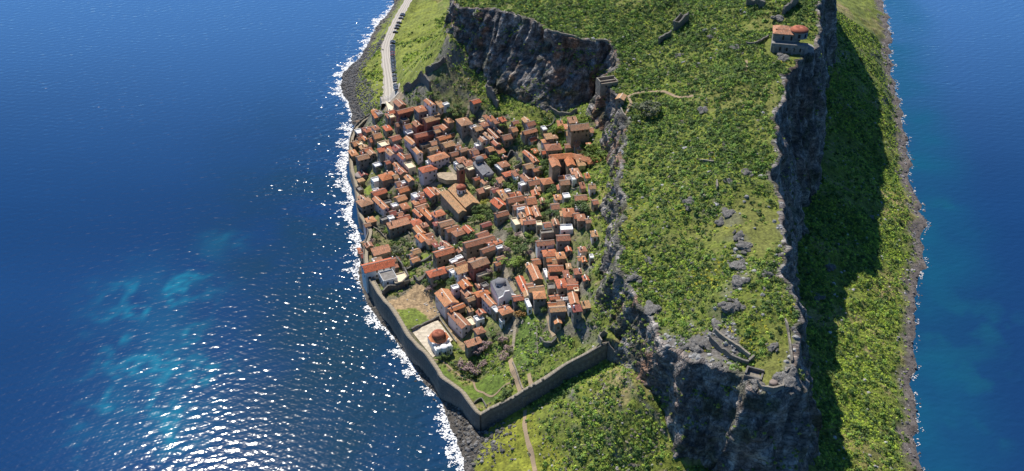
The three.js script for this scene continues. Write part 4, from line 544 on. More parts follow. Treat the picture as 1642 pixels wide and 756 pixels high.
{ // white church
  const c = atLow(806, 466, 5), A = rad(18), g = thing('white_church', 'white plastered church with grey dome and pointed white front gable', 'church', c, A); foot.push({ x: c.x, z: c.z, A, a: 6, b: 9 });
  const b = new THREE.Group(); b.name = 'nave'; b.rotation.y = Math.PI / 2; g.add(b); mesh('wall', walls(15, 8.4, -4, 5.6, 1.7, 'gable'), wallMats.p[0], b); mesh('roof', gableRoof(14, 8.4, 5.6, 1.7, 0.1), mLead, b);
  dome(g, -0.4, 5.6, -2.5, 2.7, 1.9, mLead, wallMats.p[0], 24, 0.6); const e = mesh('apse', new THREE.SphereGeometry(2.9, 20, 10, 0, 6.2832, 0, 1.5708), wallMats.p[0], g); e.scale.y = 0.5; e.position.set(-0.4, 3.4, -7.2); const w = mesh('apse_wall', new THREE.CylinderGeometry(2.9, 2.9, 7.6, 20), wallMats.p[0], g); w.position.set(-0.4, -0.4, -7.2);
  const s = new THREE.Shape(); s.moveTo(-4.6, -4); s.lineTo(4.6, -4); s.lineTo(4.6, 5.6); s.lineTo(2.2, 6.6); s.lineTo(1.2, 9.2); s.lineTo(-1.2, 9.2); s.lineTo(-2.2, 6.6); s.lineTo(-4.6, 5.6); const f = mesh('front_gable', new THREE.ExtrudeGeometry(s, { depth: 0.7, bevelEnabled: false }), mWhite, g); f.position.z = 7.2; arches(g, 2, 3.4, 1, 7.9, 0.9, 2.4); boxPart('door', g, mShutter[0], 0, 0.2, 7.93, 1.3, 2.4, 0.12);
}
{ // chapel by the sea
  const c = atLow(706, 550, 4), A = rad(24), g = thing('chapel', 'white chapel with red tiled dome on the cream terrace by the sea wall', 'church', { ...c, y: c.y + 0.2 }, A); foot.push({ x: c.x, z: c.z, A, a: 5, b: 6 });
  const q = new Q(); q.box(-4.6, 4.6, -4, 5.2, -6, 1.2).box(-4.4, 4.4, -4, 4, 1.21, 5.6); mesh('wall', q.geo, mWhite, g); const rf = new THREE.CylinderGeometry(3.6, 5.3, 1.3, 8); rf.rotateY(Math.PI / 8); const r = mesh('roof', rf, roofMats.o[0], g); r.position.set(0, 5.86, -2.4);
  dome(g, 0, 6.4, -2.4, 3.3, 0.7, mDome, mDome, 24, 0.55); for (const [x, rr] of [[0, 1.9], [-2.9, 1.15], [2.9, 1.15]]) { const a = mesh('apse', new THREE.CylinderGeometry(rr, rr, 9, 20), mWhite, g); a.position.set(x, 0.3, 5.2); boxPart('window', g, mPane, x, 4.3, 3.2, rr * 1.1, 0.7, 0.9); const k = mesh('apse_roof', new THREE.SphereGeometry(rr + 0.08, 20, 8, 0, 6.2832, 0, 1.5708), mWhite, g); k.position.set(x, 4.8, 5.2); k.scale.y = 0.45; boxPart('window', g, mPane, x, 2.4, 5.2 + rr, 0.6, 1.5, 0.14); }
}
{ // walled compound on the shore
  const c = atLow(606, 428, 6), A = rad(24), g = houseAt(c, A, 17, 8, 7, 'gable', 'k', 'w', rngOf(5)); g.name = numbered('seaside_house'); tag(g, 'big bright orange-red roofed white house in the seaside compound', 'house'); foot.push({ x: c.x, z: c.z, A, a: 9, b: 5 });
  lowWall('tall dark wall enclosing the cliffward court of the seaside compound', [[636, 424], [646, 436], [655, 452]], 5, mMasonryGrey, 0.9); lowWall('tall dark front wall of the seaside compound', [[656, 454], [640, 464], [622, 470], [614, 478]], 5, mMasonryGrey, 0.9); lowWall('thin wall above the sea enclosing the compound garden', [[597, 446], [605, 462], [614, 478]], 2.4, mMasonry, 0.7);
  const w = atLow(622, 444, 5), h = houseAt(w, A, 8, 9, 5.5, 'flat', 'g', 'w', rngOf(8)); h.name = numbered('compound_wing'); tag(h, 'plain white wing with grey flat roof inside the seaside compound', 'house'); foot.push({ x: w.x, z: w.z, A, a: 5, b: 5 });
  const t = atLow(641, 447, 4), k = houseAt(t, A, 8, 8, 4, 'flat', 'c', 's', rngOf(9)); k.name = numbered('compound_terrace'); tag(k, 'cream roofed terrace block in the corner of the seaside compound', 'house'); foot.push({ x: t.x, z: t.z, A, a: 5, b: 5 });
}
{ // mansion with courts under the plateau
  const c = atLow(924, 258, 7), A = rad(10), g = thing('mansion', 'orange-roofed stone mansion with wings around courts below the plateau', 'mansion', c, A); foot.push({ x: c.x, z: c.z, A, a: 19, b: 11 });
  const wing = (x, z, L, Wd, H, turn, m = 0) => { const w = new THREE.Group(); w.name = 'wing'; w.position.set(x, 0, z); w.rotation.y = turn; g.add(w); mesh('wall', walls(L, Wd, -8, H, Wd * 0.24, 'gable'), wallMats.s[m], w); mesh('roof', gableRoof(L, Wd, H, Wd * 0.24), roofMats.o[m], w); for (let i = 0; i < 3; i++) boxPart('window', w, mPane, (i / 2 - 0.5) * (L - 3), H - 2, Wd / 2, 0.9, 1.4, 0.1); };
  wing(-7.5, -5, 12, 5, 7.5, 0); wing(-12.5, 1, 9, 4.6, 7.2, Math.PI / 2, 1); wing(-4, 1, 9, 4.4, 7, Math.PI / 2); wing(3.5, -2.5, 13, 5, 6.8, -0.6, 1); wing(11, 1.5, 10, 4.4, 6.3, 0.05); wing(15.5, 5, 9, 4.6, 5.8, Math.PI / 2 - 0.2, 1);
  const q = new Q(); q.box(7.5, 13, -8, 3, 5.5, 10); mesh('court', q.geo, wallMats.s[0], g); const f = new Q(); f.box(7.8, 12.7, 3.005, 3.1, 5.8, 9.7); mesh('court_floor', f.geo, mCream, g);
}
{ // tall house under the cliff
  const c = atLow(928, 206, 11), g = houseAt(c, rad(14), 11, 7, 11.5, 'gable', 'o', 's', rngOf(31)); g.name = numbered('tall_house'); tag(g, 'tall square stone house standing alone against the cliff', 'house'); foot.push({ x: c.x, z: c.z, A: 0.25, a: 6, b: 4.5 });
  const d = atLow(918, 195, 6), h = houseAt(d, rad(14), 5, 5, 6, 'shed', 'o', 's', rngOf(32)); h.name = numbered('small_house'); tag(h, 'small orange lean-to house touching the back of the tall house', 'house');
}
{ // gate tower house on the rim, and the small gatehouse behind it
  const c = at(974, 126, 4), g = thing('rim_house', 'roofless long stone house perched on the cliff rim', 'ruin', c, rad(18)); foot.push({ x: c.x, z: c.z, A: 0.3, a: 6, b: 4 }); const q = new Q(); q.box(-5.6, 5.6, -5, 2.6, 2.8, 3.4).box(-5.6, 5.6, -5, 3.6, -3.4, -2.8).box(-5.6, -5, -5, 3.9, -2.8, 2.8).box(5, 5.6, -5, 3, -2.8, 2.8); mesh('wall', q.geo, mMasonry, g); const f = new Q(); f.box(-5, 5, 1.4, 1.8, -2.8, 2.8); mesh('vault', f.geo, std({ color: lin(0.55, 0.36, 0.22), map: wallT }), g); const r = new Q(); r.box(-4.9, 4.9, 1.8, 2.7, -0.5, 0.4); mesh('inner_wall', r.geo, mMasonry, g); boxPart('window', g, mPane, -2, 0.6, 3.42, 0.8, 1.2, 0.1); boxPart('window', g, mPane, 2, 0.6, 3.42, 0.8, 1.2, 0.1);
  const d = at(996, 158, 3), h = houseAt({ ...d }, rad(70), 6, 4.4, 3.6, 'gable', 't', 's', rngOf(44)); h.name = numbered('gatehouse'); tag(h, 'small tan-roofed gatehouse where the footpath tops the cliff', 'house');
}
{ // church on the north brink
  const c = at(1270, 56, 8), A = rad(-12), g = thing('clifftop_church', 'tall walled stone church with red dome on the northern brink', 'church', { ...c, y: c.y - 1 }, A); g.scale.setScalar(1.12); foot.push({ x: c.x, z: c.z, A, a: 14, b: 11 });
  const mMasonryGrey = std({ color: lin(0.38, 0.37, 0.36), map: wallT, bumpMap: wallB, bumpScale: 0.1 });
  const q = new Q(); q.box(-9.5, 8.5, -9, 4.6, 1.5, 5.5); mesh('terrace_wall', q.geo, mMasonryGrey, g); const pl = new THREE.CylinderGeometry(4.6, 6.2, 12, 9, 3); const b = mesh('buttress', pl, mMasonryGrey, g); b.position.set(7.2, -3.4, 1.2); for (let i = 0; i < 4; i++) boxPart('pier', g, mMasonryGrey, -8 + i * 4.6, -3, 5.7, 1, 13 - i * 0.6, 1.2);
  mesh('wall', walls(13, 10, -8, 8.5, 2.2, 'hip'), wallMats.g[1], g).position.set(-2.6, 0, -3.2); mesh('roof', hipRoof(13, 10, 8.5, 2.2, 0.4), roofMats.o[3], g).position.set(-2.6, 0, -3.2); mesh('porch_roof', hipRoof(6, 5, 9.8, 1.1, 0.2), roofMats.o[3], g).position.set(-5, 0, -3.5);
  dome(g, 3.6, 6.4, -1.6, 4.3, 3.4, mDome, mMasonryGrey, 16, 0.45); arches(g, 4, 10, 1, 5.5, 0.9, 2); arches(g, 3, 8, 5.4, 1.85, 0.9, 2.2);
}

// ---------------------------------------------------------------- plants
function leafCloud(R, n, f, size) { // n leaf faces at places f() gives, roughly turned outward
  const p = []; for (let i = 0; i < n; i++) { const c = f(), s = size * (0.6 + 0.8 * R()), nx = c[3] + (R() - 0.5) * 1.3, ny = c[4] + (R() - 0.3) * 1.1, nz = c[5] + (R() - 0.5) * 1.3, N = new THREE.Vector3(nx, ny, nz).normalize(), T = new THREE.Vector3(R() - 0.5, R() - 0.5, R() - 0.5).cross(N).normalize(), B = N.clone().cross(T); const at3 = (a, b) => [c[0] + T.x * a + B.x * b, c[1] + T.y * a + B.y * b, c[2] + T.z * a + B.z * b]; p.push(...at3(-s, -s * 0.7), ...at3(s, -s * 0.7), ...at3(0, s)); }
  const g = new THREE.BufferGeometry(); g.setAttribute('position', new THREE.Float32BufferAttribute(p, 3)); g.computeVertexNormals(); return g;
}
function shrubGeo(seed, n, size, flat) { const R = rngOf(seed), lobes = []; for (let i = 0; i < 4; i++) lobes.push([(R() - 0.5) * 1.1, 0.15 + R() * 0.35, (R() - 0.5) * 1.1, 0.45 + R() * 0.35]); return leafCloud(R, n, () => { const l = lobes[Math.floor(R() * 4)], a = R() * 6.283, u = R() * 1.25 - 0.25, s = Math.sqrt(Math.max(0, 1 - u * u)), k = l[3] * (0.75 + 0.3 * R()); return [l[0] + Math.cos(a) * s * k, (l[1] + u * k) * flat, l[2] + Math.sin(a) * s * k, Math.cos(a) * s, u + 0.2, Math.sin(a) * s]; }, size); }
const shrubs = [shrubGeo(11, 44, 0.22, 0.85), shrubGeo(12, 44, 0.25, 0.7), shrubGeo(13, 40, 0.22, 1), shrubGeo(14, 36, 0.26, 0.6)];
const mLeaf = std({ color: lin(1, 1, 1), roughness: 0.85 });
const GREENS = [[0.19, 0.26, 0.035], [0.1, 0.16, 0.025], [0.26, 0.32, 0.04], [0.05, 0.085, 0.02], [0.18, 0.2, 0.05]], FLOWER = [[0.36, 0.31, 0.03], [0.3, 0.3, 0.035]], DRY = [[0.17, 0.14, 0.11], [0.2, 0.17, 0.16], [0.13, 0.12, 0.09]];
function scatter(name, list, geos, mat) { // list of [x, y, z, size, turn, colour]
  geos.forEach((geo, v) => { const sub = list.filter((_, i) => i % geos.length === v); if (!sub.length) return; const m = new THREE.InstancedMesh(geo, mat, sub.length), M = new THREE.Matrix4(), q = new THREE.Quaternion(), E = new THREE.Euler(), c = new THREE.Color(); sub.forEach(([x, y, z, s, r, col, sy = 1, tilt = 0], i) => { E.set(tilt, r, tilt * 0.7); q.setFromEuler(E); m.setMatrixAt(i, M.compose(new THREE.Vector3(x, y, z), q, new THREE.Vector3(s, s * sy, s))); m.setColorAt(i, c.setRGB(...col)); }); m.name = numbered(name); m.userData.kind = 'stuff'; m.castShadow = m.receiveShadow = true; scene.add(m); });
}
const laneHash = new Map(); for (const [x, z, r] of lanes) for (let i = -4; i <= 4; i++) for (let j = -4; j <= 4; j++) { const k = Math.floor(x / 2 + i) + ',' + Math.floor(z / 2 + j); if (!laneHash.has(k)) laneHash.set(k, []); laneHash.get(k).push([x, z, r]); }
const onLane = (x, z, m = 0) => (laneHash.get(Math.floor(x / 2) + ',' + Math.floor(z / 2)) ?? []).some(([a, b, r]) => (x - a) ** 2 + (z - b) ** 2 < (r + m) ** 2);
const seen = (x, y, z, m = 60) => { const p = toPix(x, y, z); return p[0] > -m && p[0] < 1642 + m && p[1] > -m && p[1] < 756 + m; };
{
  const R = rngOf(909), list = [], low_ = [], bright = [], pickOf = (a) => a[Math.floor(R() * a.length)];
  const step = 1.02;
  for (let z = -790; z < -215; z += step) for (let x = -150; x < 330; x += step) {
    const X = x + (R() - 0.5) * step, Z = z + (R() - 0.5) * step; const dS = sample(shD, X, Z); if (dS < 3) continue;
    const e = sample(rmD, X, Z), up = e < -1.2, y = groundAt(X, Z); if (!up && e < 1) continue; if (!seen(X, y, Z)) continue;
    const k = Math.round((Z - Z0) / G) * NX + Math.round((X - X0) / G), arr = up ? top : low, sl = Math.hypot(arr[k + 1] - arr[k - 1], arr[k + NX] - arr[k - NX]) / (2 * G);
    const right = X > 90 && !up, a = fbm2(X / 18 + 50, Z / 18, 3), b = fbm2(X / 5, Z / 5 + 60, 2);
    let dens = 0.56 + 0.9 * a + 0.6 * b, size = 0.42 + 0.5 * R() + 0.4 * Math.max(0, a) + (R() < 0.1 ? 0.8 : 0), col = pickOf(GREENS);
    if (sl > 1.3) dens *= 0.35;
    if (up) { dens += 0.2; if (R() < 0.16) col = GREENS[3]; dens -= topRock(X, Z, k) * 0.75 + smoothstep(fbm2(X / 26 + 12, Z / 26, 3), 0.1, 0.3) * 0.45; const fl = flowerAt(X, Z) * (Z > -420 ? 1 : 0.35); if (R() < fl * 0.5) col = pickOf(FLOWER); else if (R() < 0.06) col = pickOf(DRY); size *= 0.95; if (Z < -430) { dens += 0.15; size *= 1.15; if (R() < 0.5) col = GREENS[R() < 0.5 ? 1 : 3]; } }
    else if (right) { if (dS < 8.5 + 4 * b) dens = 0; dens += 0.12; if (R() < 0.35) col = GREENS[2]; }
    else {
      if (dS < 7 + 3 * b + (Z > -790 && Z < -635 ? 9 : 0)) dens = 0; const w = sample(wallD, X, Z);
      if (w > 0 && w < 98) { const p = toPix(X, y, Z); const built = p[1] < 540 && p[0] < 945; dens = built ? dens - 0.2 : dens - 0.05; if (w < 2.6) dens = 0; if (built) { size *= 0.9; if (R() < 0.6) col = GREENS[R() < 0.5 ? 1 : 3]; } if (R() < 0.16) col = pickOf(DRY); if (areas.some((q) => q.bare && inPoly(q.poly, X, Z))) dens = -0.2 + 0.5 * b; if (dens > 0 && (inFoot(X, Z) || onLane(X, Z, 0.3))) dens = 0; }
      else { if (Z > -330 && X < 12) { dens -= 0.12; size *= 0.6; } if (w < 0 && w > -1.6) dens = 0; if (w < 0 && w > -16 && dS < 22) dens = 0; if (Z > -345 && R() < 0.22) col = pickOf(DRY); if (areas.some((q) => q.bare && inPoly(q.poly, X, Z))) dens = 0; if (Z < -600) { dens -= 0.42; if (X > -62) dens += 0.42; if (R() < 0.5) col = GREENS[2]; } if (Z > -330 && X < 12) { dens -= 0.1; if (R() < 0.4) col = pickOf(FLOWER); } }
    }
    if (R() > dens) continue; if (onLane(X, Z, 0.2) || (up && inFoot(X, Z))) continue;
    if (size > 1.2) col = GREENS[R() < 0.6 ? 3 : 1]; const v = 0.6 + 0.75 * R(), dk = up ? 0.97 : 1, g = [col[0] * v * 1.78 * dk, col[1] * v * 1.85 * dk, col[2] * v * 1.85 * dk]; list.push([X, y - 0.12, Z, size, R() * 6.3, g, 0.8 + 0.5 * R()]);
  }
  for (const [x, y, z, u] of ledges) { if (u < 0.34 || !seen(x, y, z)) continue; if (R() > 0.5 * smoothstep(fbm3(x / 11, y / 11, z / 11 + 4, 3), x < 75 && z > -480 && z < -335 ? -0.35 : -0.12, 0.3) * smoothstep(u, 0.3, 0.65)) continue; const g = pickOf(GREENS), v = 1.1 + 0.5 * R(); list.push([x, y - 0.1, z, 0.6 + 0.6 * R(), R() * 6.3, g.map((q) => q * v), 0.9]); }
  scatter('scrub', list, shrubs, mLeaf);
  console.log('scrub', list.length);
}
// trees
function tube(q, a, b, r0, r1, n = 6) { const d = new THREE.Vector3(b[0] - a[0], b[1] - a[1], b[2] - a[2]).normalize(), u = new THREE.Vector3(0.3, 0.1, 1).cross(d).normalize(), w = d.clone().cross(u), P = (c, r, k) => { const t = (k / n) * 6.2832; return [c[0] + (u.x * Math.cos(t) + w.x * Math.sin(t)) * r, c[1] + (u.y * Math.cos(t) + w.y * Math.sin(t)) * r, c[2] + (u.z * Math.cos(t) + w.z * Math.sin(t)) * r]; }; for (let k = 0; k < n; k++) q.quad(P(a, r0, k), P(a, r0, k + 1), P(b, r1, k + 1), P(b, r1, k)); }
function treeKind(seed, tall) { // unit tree: about 1 high, crown radius about 0.5
  const R = rngOf(seed), q = new Q(), lobes = []; tube(q, [0, -0.15, 0], [0.02, 0.38, 0], 0.055, 0.036);
  for (let i = 0; i < 7; i++) { const a = (i / 7) * 6.283 + R(), d = tall ? 0.1 + R() * 0.12 : 0.18 + R() * 0.22, y = tall ? 0.3 + (i / 7) * 0.55 : 0.48 + R() * 0.3, c = [Math.cos(a) * d, y, Math.sin(a) * d]; tube(q, [0.01, 0.3, 0], c, 0.028, 0.008, 5); lobes.push([...c, tall ? 0.14 : 0.15 + R() * 0.1]); }
  const crown = leafCloud(R, 330, () => { const l = lobes[Math.floor(R() * lobes.length)], a = R() * 6.283, u = R() * 2 - 1, s = Math.sqrt(1 - u * u), k = l[3] * (0.6 + 0.5 * R()); return [l[0] + Math.cos(a) * s * k, l[1] + u * k * 0.85, l[2] + Math.sin(a) * s * k, Math.cos(a) * s, u + 0.3, Math.sin(a) * s]; }, 0.05);
  return { trunk: q.geo, crown };
}
const kinds = [treeKind(21), treeKind(22), treeKind(23), treeKind(24, true)], mBark = std({ color: lin(0.13, 0.1, 0.075) });
const crownMat = (r, g, b) => std({ color: lin(r * 1.5, g * 1.5, b * 1.5), roughness: 0.85 });
const CROWN = { g: [crownMat(0.05, 0.085, 0.02), 'dark green'], l: [crownMat(0.12, 0.175, 0.025), 'light green'], m: [crownMat(0.08, 0.12, 0.025), 'mid green'], o: [crownMat(0.085, 0.095, 0.055), 'olive'], p: [crownMat(0.22, 0.15, 0.14), 'pinkish bare'], b: [crownMat(0.2, 0.11, 0.03), 'rust-brown'], y: [crownMat(0.2, 0.2, 0.02), 'yellowish'] };
const protos = {};
function tree(px, py, h, c, label) {
  const key = c + (Math.round(px * 7 + py * 3) % 3), k = kinds[Math.round(px * 7 + py * 3) % 3], p = at(px, py, h * 0.55); let g;
  if (!protos[key]) { g = thing('tree', '', 'tree', p); mesh('trunk', k.trunk, mBark, g); mesh('crown', k.crown, CROWN[c][0], g); protos[key] = g; } else { g = protos[key].clone(); g.name = numbered('tree'); scene.add(g); g.position.set(p.x, p.y, p.z); }
  g.userData.group = 'trees of the town and plateau'; g.rotation.y = px * 1.7; const s = h; g.scale.set(s * 1.25, s, s * 1.25); if (label) g.userData.label = label; else rankLater(g, px, py, `${h < 4 ? 'small ' : h > 6 ? 'tall ' : ''}${CROWN[c][1]} bushy tree`);
}
tree(823, 424, 9.5, 'l', 'big round bright green tree beside the stepped street'); tree(833, 506, 5, 'b', 'rust-brown leafed tree standing alone below the eastern houses'); tree(1030, 174, 8, 'o', 'olive tree next to the plateau footpath, its trunk showing'); tree(1048, 176, 9, 'o', 'broad olive tree beside the slimmer one on the plateau'); tree(1042, 186, 6, 'o', 'low olive tree in front of the other two on the plateau'); tree(1022, 190, 5, 'g', 'dark bushy tree below the plateau olives');
const groves = `733 172 5 g; 745 180 5 g; 722 180 6 g; 730 186 5 m; 758 188 4 l; 690 152 4 l; 668 160 5 l; 700 160 4 g; 792 184 4 m; 806 202 4 l; 830 204 4 y; 848 238 5 m; 858 246 5 g; 893 206 6 l; 902 206 6 y; 910 212 5 m; 886 212 4 m; 868 272 6 g; 880 278 5 g; 889 280 6 g; 872 262 5 g; 893 302 5 g; 886 306 5 g; 898 298 4 m; 795 256 6 l; 787 262 5 m; 803 247 4 m; 796 246 4 m; 786 288 6 l; 793 294 5 m; 790 303 4 p; 801 299 5 p; 812 297 5 m; 818 302 4 m; 776 326 5 y; 765 338 6 g; 780 340 6 m; 770 349 5 l; 786 347 5 g; 760 352 5 m; 772 332 5 m; 752 336 4 m; 870 331 5 m; 878 326 5 m; 868 346 5 m; 881 343 5 g; 893 343 5 g; 900 346 5 g; 909 331 4 l; 922 326 5 m; 932 330 7 g; 938 338 6 g; 928 320 4 m; 830 378 4 p; 828 388 4 m; 840 386 5 g; 847 377 5 l; 853 388 4 m; 838 402 7 g; 816 371 4 l; 819 384 4 m; 814 394 4 l; 812 402 4 p; 826 398 4 m; 847 408 3 p; 738 396 6 m; 731 402 5 m; 743 408 4 g; 748 384 4 g; 760 380 5 g; 601 266 4 o; 607 270 4 o; 612 366 5 o; 620 372 4 l; 627 392 5 m; 634 402 5 o; 642 406 4 o; 648 386 4 g; 655 394 4 m; 603 382 4 m; 597 388 3 p; 689 466 4 p; 684 456 5 g; 692 450 5 g; 702 453 5 m; 722 454 5 g; 728 448 4 g; 640 420 5 o; 650 426 4 l; 784 437 4 p; 780 446 4 m; 840 496 4 l; 848 476 3 g; 836 490 4 m; 772 560 5 p; 765 566 4 p; 782 552 4 p; 744 588 6 p; 752 592 5 p; 762 596 5 p; 735 585 4 o; 775 585 4 p; 790 540 4 m; 800 545 4 g; 806 548 4 p; 814 560 4 p; 808 572 5 p; 818 566 3 o; 757 604 3 g; 812 632 5 g; 808 640 4 g; 722 562 3 m; 714 572 4 m; 704 576 3 m; 860 488 3 m; 748 362 3 g; 681 300 3 g; 706 300 3 y; 711 308 4 m; 676 284 3 g; 690 290 3 g; 700 226 3 g; 665 300 3 g; 650 296 3 g; 635 308 3 m; 625 310 3 l; 633 318 3 g; 660 340 3 g; 655 345 3 g; 662 316 3 g; 690 322 4 g; 687 330 4 g; 704 318 3 g; 720 340 4 g; 726 346 3 m; 748 396 3 g; 756 408 4 m; 744 444 3 m; 752 440 3 g; 790 452 3 g; 796 440 3 m; 880 452 3 m; 906 446 3 p; 912 440 3 m; 872 498 4 m; 866 492 3 g; 830 262 4 m; 836 280 4 g; 828 296 4 g; 822 290 3 m; 783 238 4 g; 806 236 4 g; 812 242 3 m; 834 228 4 g; 840 232 4 m; 866 224 3 m; 862 206 4 m; 874 212 4 m; 880 220 4 m; 942 250 6 m; 955 256 5 l; 948 238 6 l; 962 246 5 m; 936 236 5 m; 972 250 5 l; 930 240 4 l`;
for (const row of groves.split(';')) { const t = row.trim().split(/\s+/); tree(+t[0], +t[1], +t[2] * 1.0, t[3]); }

// ---------------------------------------------------------------- rocks, boulders and surf
function rockGeo(seed, d = 1) { const R = rngOf(seed), g0 = new THREE.IcosahedronGeometry(1, d), p = g0.attributes.position, off = R() * 50; for (let i = 0; i < p.count; i++) { const x = p.getX(i), y = p.getY(i), z = p.getZ(i), k = 0.78 + 0.42 * fbm3(x * 1.3 + off, y * 1.3, z * 1.3, 2) + 0.18 * n3(x * 3 + off, y * 3, z * 3); p.setXYZ(i, x * k, y * k * 0.8, z * k); } g0.computeVertexNormals(); return g0; }
const rocks = [1, 2, 3, 4, 5].map((s) => rockGeo(s * 31)), bigRocks = [501, 502, 503, 504].map((s) => { const R = rngOf(s), parts = []; for (let i = 0; i < 9; i++) { const g = rockGeo(s * 7 + i, 2), k = i ? 0.22 + 0.4 * R() : 0.7, a = R() * 6.28, d = i ? 0.35 + 0.75 * R() : 0; const p = g.attributes.position; for (let q = 0; q < p.count; q++) { const y = p.getY(q); p.setY(q, Math.round(y * 5) / 5 * 0.75 + y * 0.25); } g.scale(k * (0.8 + 0.6 * R()), k * (0.7 + 0.6 * R()), k * (0.8 + 0.6 * R())); g.rotateZ((R() - 0.5) * 0.7); g.translate(Math.cos(a) * d, -0.1 * d, Math.sin(a) * d * 0.8); g.computeVertexNormals(); parts.push(g); } return mergeGeometries(parts); });
const mStone = std({ color: lin(1, 1, 1), roughness: 0.9 }), mOutcrop = std({ color: lin(0.36, 0.35, 0.33), map: rep(rockMap, 3), bumpMap: rep(rockBump, 2), bumpScale: 0.3 });
{
  const R = rngOf(321), list = [], crestList = [];
  for (let i = 0; i < 60000; i++) {
    const x = lerp(-150, 330, R()), z = lerp(-920, -225, R()), d = sample(shD, x, z), right = x > 60, y = lowAt(x, z); if (d < -3.5 || d > (right ? 7.5 + 5 * n2(x / 14, z / 14) : z > -790 && z < -635 ? 19 + 5 * n2(x / 9, z / 9) : z > -400 && sample(wallD, x, z) < 0 ? 24 : 12) || !seen(x, y, z)) continue; const w = sample(wallD, x, z); if (w > -1.2 && w < 98) continue;
    const k = fbm2(x / 10, z / 10, 2); if (R() > (right ? 0.75 : 0.8) + k) continue; 
    const v = right ? 0.12 + 0.26 * R() : 0.06 + 0.15 * R(), wet = d < 2.5 ? 0.42 : 1; list.push([x, Math.max(y, -0.3) + 0.1, z, 0.35 + 1.5 * R() * R() * R(), R() * 6, [v * wet * 1.02, v * 0.98 * wet, v * (right ? 1.03 : 0.97) * wet], 0.7, R() - 0.5]);
  }
  for (let i = 0; i < 14000; i++) { const x = lerp(-150, -85, R()), z = lerp(-790, -635, R()), d = sample(shD, x, z), y = lowAt(x, z); if (d < -2 || d > 17 + 5 * n2(x / 9, z / 9) || sample(wallD, x, z) < 98 && sample(wallD, x, z) > -2 || R() > 0.75) continue; const v = 0.05 + 0.14 * R(); list.push([x, y + 0.1, z, 0.35 + 0.8 * R() * R(), R() * 6, [v, v, v * 1.04], 0.75, R() - 0.5]); }
  for (let i = 0; i < 9000; i++) { const x = lerp(-75, 30, R()), z = lerp(-430, -275, R()), d = sample(shD, x, z), w = sample(wallD, x, z), y = lowAt(x, z); if (d < -4 || w > -1.2 || w < -22 || d > 26 - 10 * R()) continue; const v = 0.07 + 0.2 * R() * R(); list.push([x, Math.max(y, -0.3) + 0.1, z, 0.3 + 1.5 * R() * R(), R() * 6, [v * 1.04, v, v * 0.95], 0.75, R() - 0.5]); }
  scatter('shore_boulders', list, rocks, mStone);
  for (let i = 0; i < 90000; i++) { const x = lerp(20, 175, R()), z = lerp(-600, -250, R()); if (sample(rmD, x, z) > -0.8) continue; const k = Math.round((z - Z0) / G) * NX + Math.round((x - X0) / G), t = topRock(x, z, k), y = sample(top, x, z); if (R() > t * 0.12 + 0.003 || !seen(x, y, z) || inFoot(x, z)) continue; const v = 0.2 + 0.2 * R(); crestList.push([x, y, z, 0.5 + 1.5 * R() * R(), R() * 6, [v, v * 0.99, v * 0.96], 0.8, R() - 0.5]); }
  for (let i = 0; i < 9000; i++) { const x = lerp(-110, 60, R()), z = lerp(-700, -280, R()), y = lowAt(x, z), p = toPix(x, y, z); if (sample(rmD, x, z) < 3 || sample(shD, x, z) < 10) continue; const ruin = p[1] > 470 && p[1] < 505 && p[0] > 680 && p[0] < 708; if (R() > (ruin ? 1 : 0.1) || inFoot(x, z) || onLane(x, z)) continue; const v = 0.3 + 0.2 * R(); crestList.push([x, y, z, 0.3 + 0.6 * R(), R() * 6, [v, v * 0.95, v * 0.88], 0.8, R() - 0.5]); }
  for (let i = 0; i < 5000; i++) { const x = lerp(110, 260, R()), z = lerp(-700, -250, R()), y = lowAt(x, z); if (sample(rmD, x, z) < 6 || sample(shD, x, z) < 14 || R() > 0.16) continue; const v = 0.28 + 0.2 * R(); crestList.push([x, y, z, 0.4 + 1.2 * R() * R(), R() * 6, [v, v * 0.98, v * 0.97], 0.8, R() - 0.5]); }
  scatter('loose_rocks', crestList, rocks, mStone);
  // surf: patches of white water lying on the sea along the shore
  const foamG = [61, 62, 63].map((s) => { const r = rngOf(s), q = new Q(), P = []; for (let i = 0; i < 9; i++) { const a = (i / 9) * 6.2832, k = 0.45 + 0.65 * r(); P.push([Math.cos(a) * k, 0, -Math.sin(a) * k * 0.6]); } for (let i = 0; i < 9; i++) q.tri([0, 0.09, 0], P[i], P[(i + 1) % 9]); return q.geo; });
  const foam = []; let tries = 0; while (foam.length < 13000 && tries++ < 260000) { const s = shoreS[Math.floor(R() * shoreS.length)], x = s.x + (R() - 0.5) * 34, z = s.z + (R() - 0.5) * 34, d = -sample(shD, x, z), right = x > 60; if (d < -0.8 || d > (right ? 2.4 : z > -470 ? 7 : 11)) continue; if (!seen(x, 0, z)) continue; const k = fbm2(x / 6, z / 4, 3) + 0.25 * fbm2(x / 1.5, z / 1.5, 2); if (right) { if (R() > 0.06 + k * 0.9) continue; } else if (R() > (d < 2.2 ? 1.1 : 0.75) - d / 7 + 1.9 * k + 0.9 * fbm2(x / 28 + 7, z / 28, 2)) continue; foam.push([x, 0.06 + 0.2 * R(), z, 0.3 + 0.9 * R() * R() * (right ? 0.6 : 1), (R() - 0.5) * 1.2, right ? [0.62, 0.6, 0.58] : [0.82, 0.84, 0.86]]); }
  scatter('sea_foam', foam, foamG, std({ color: lin(1, 1, 1), roughness: 0.6 }));
  console.log('rocks', list.length, crestList.length, foam.length);
}
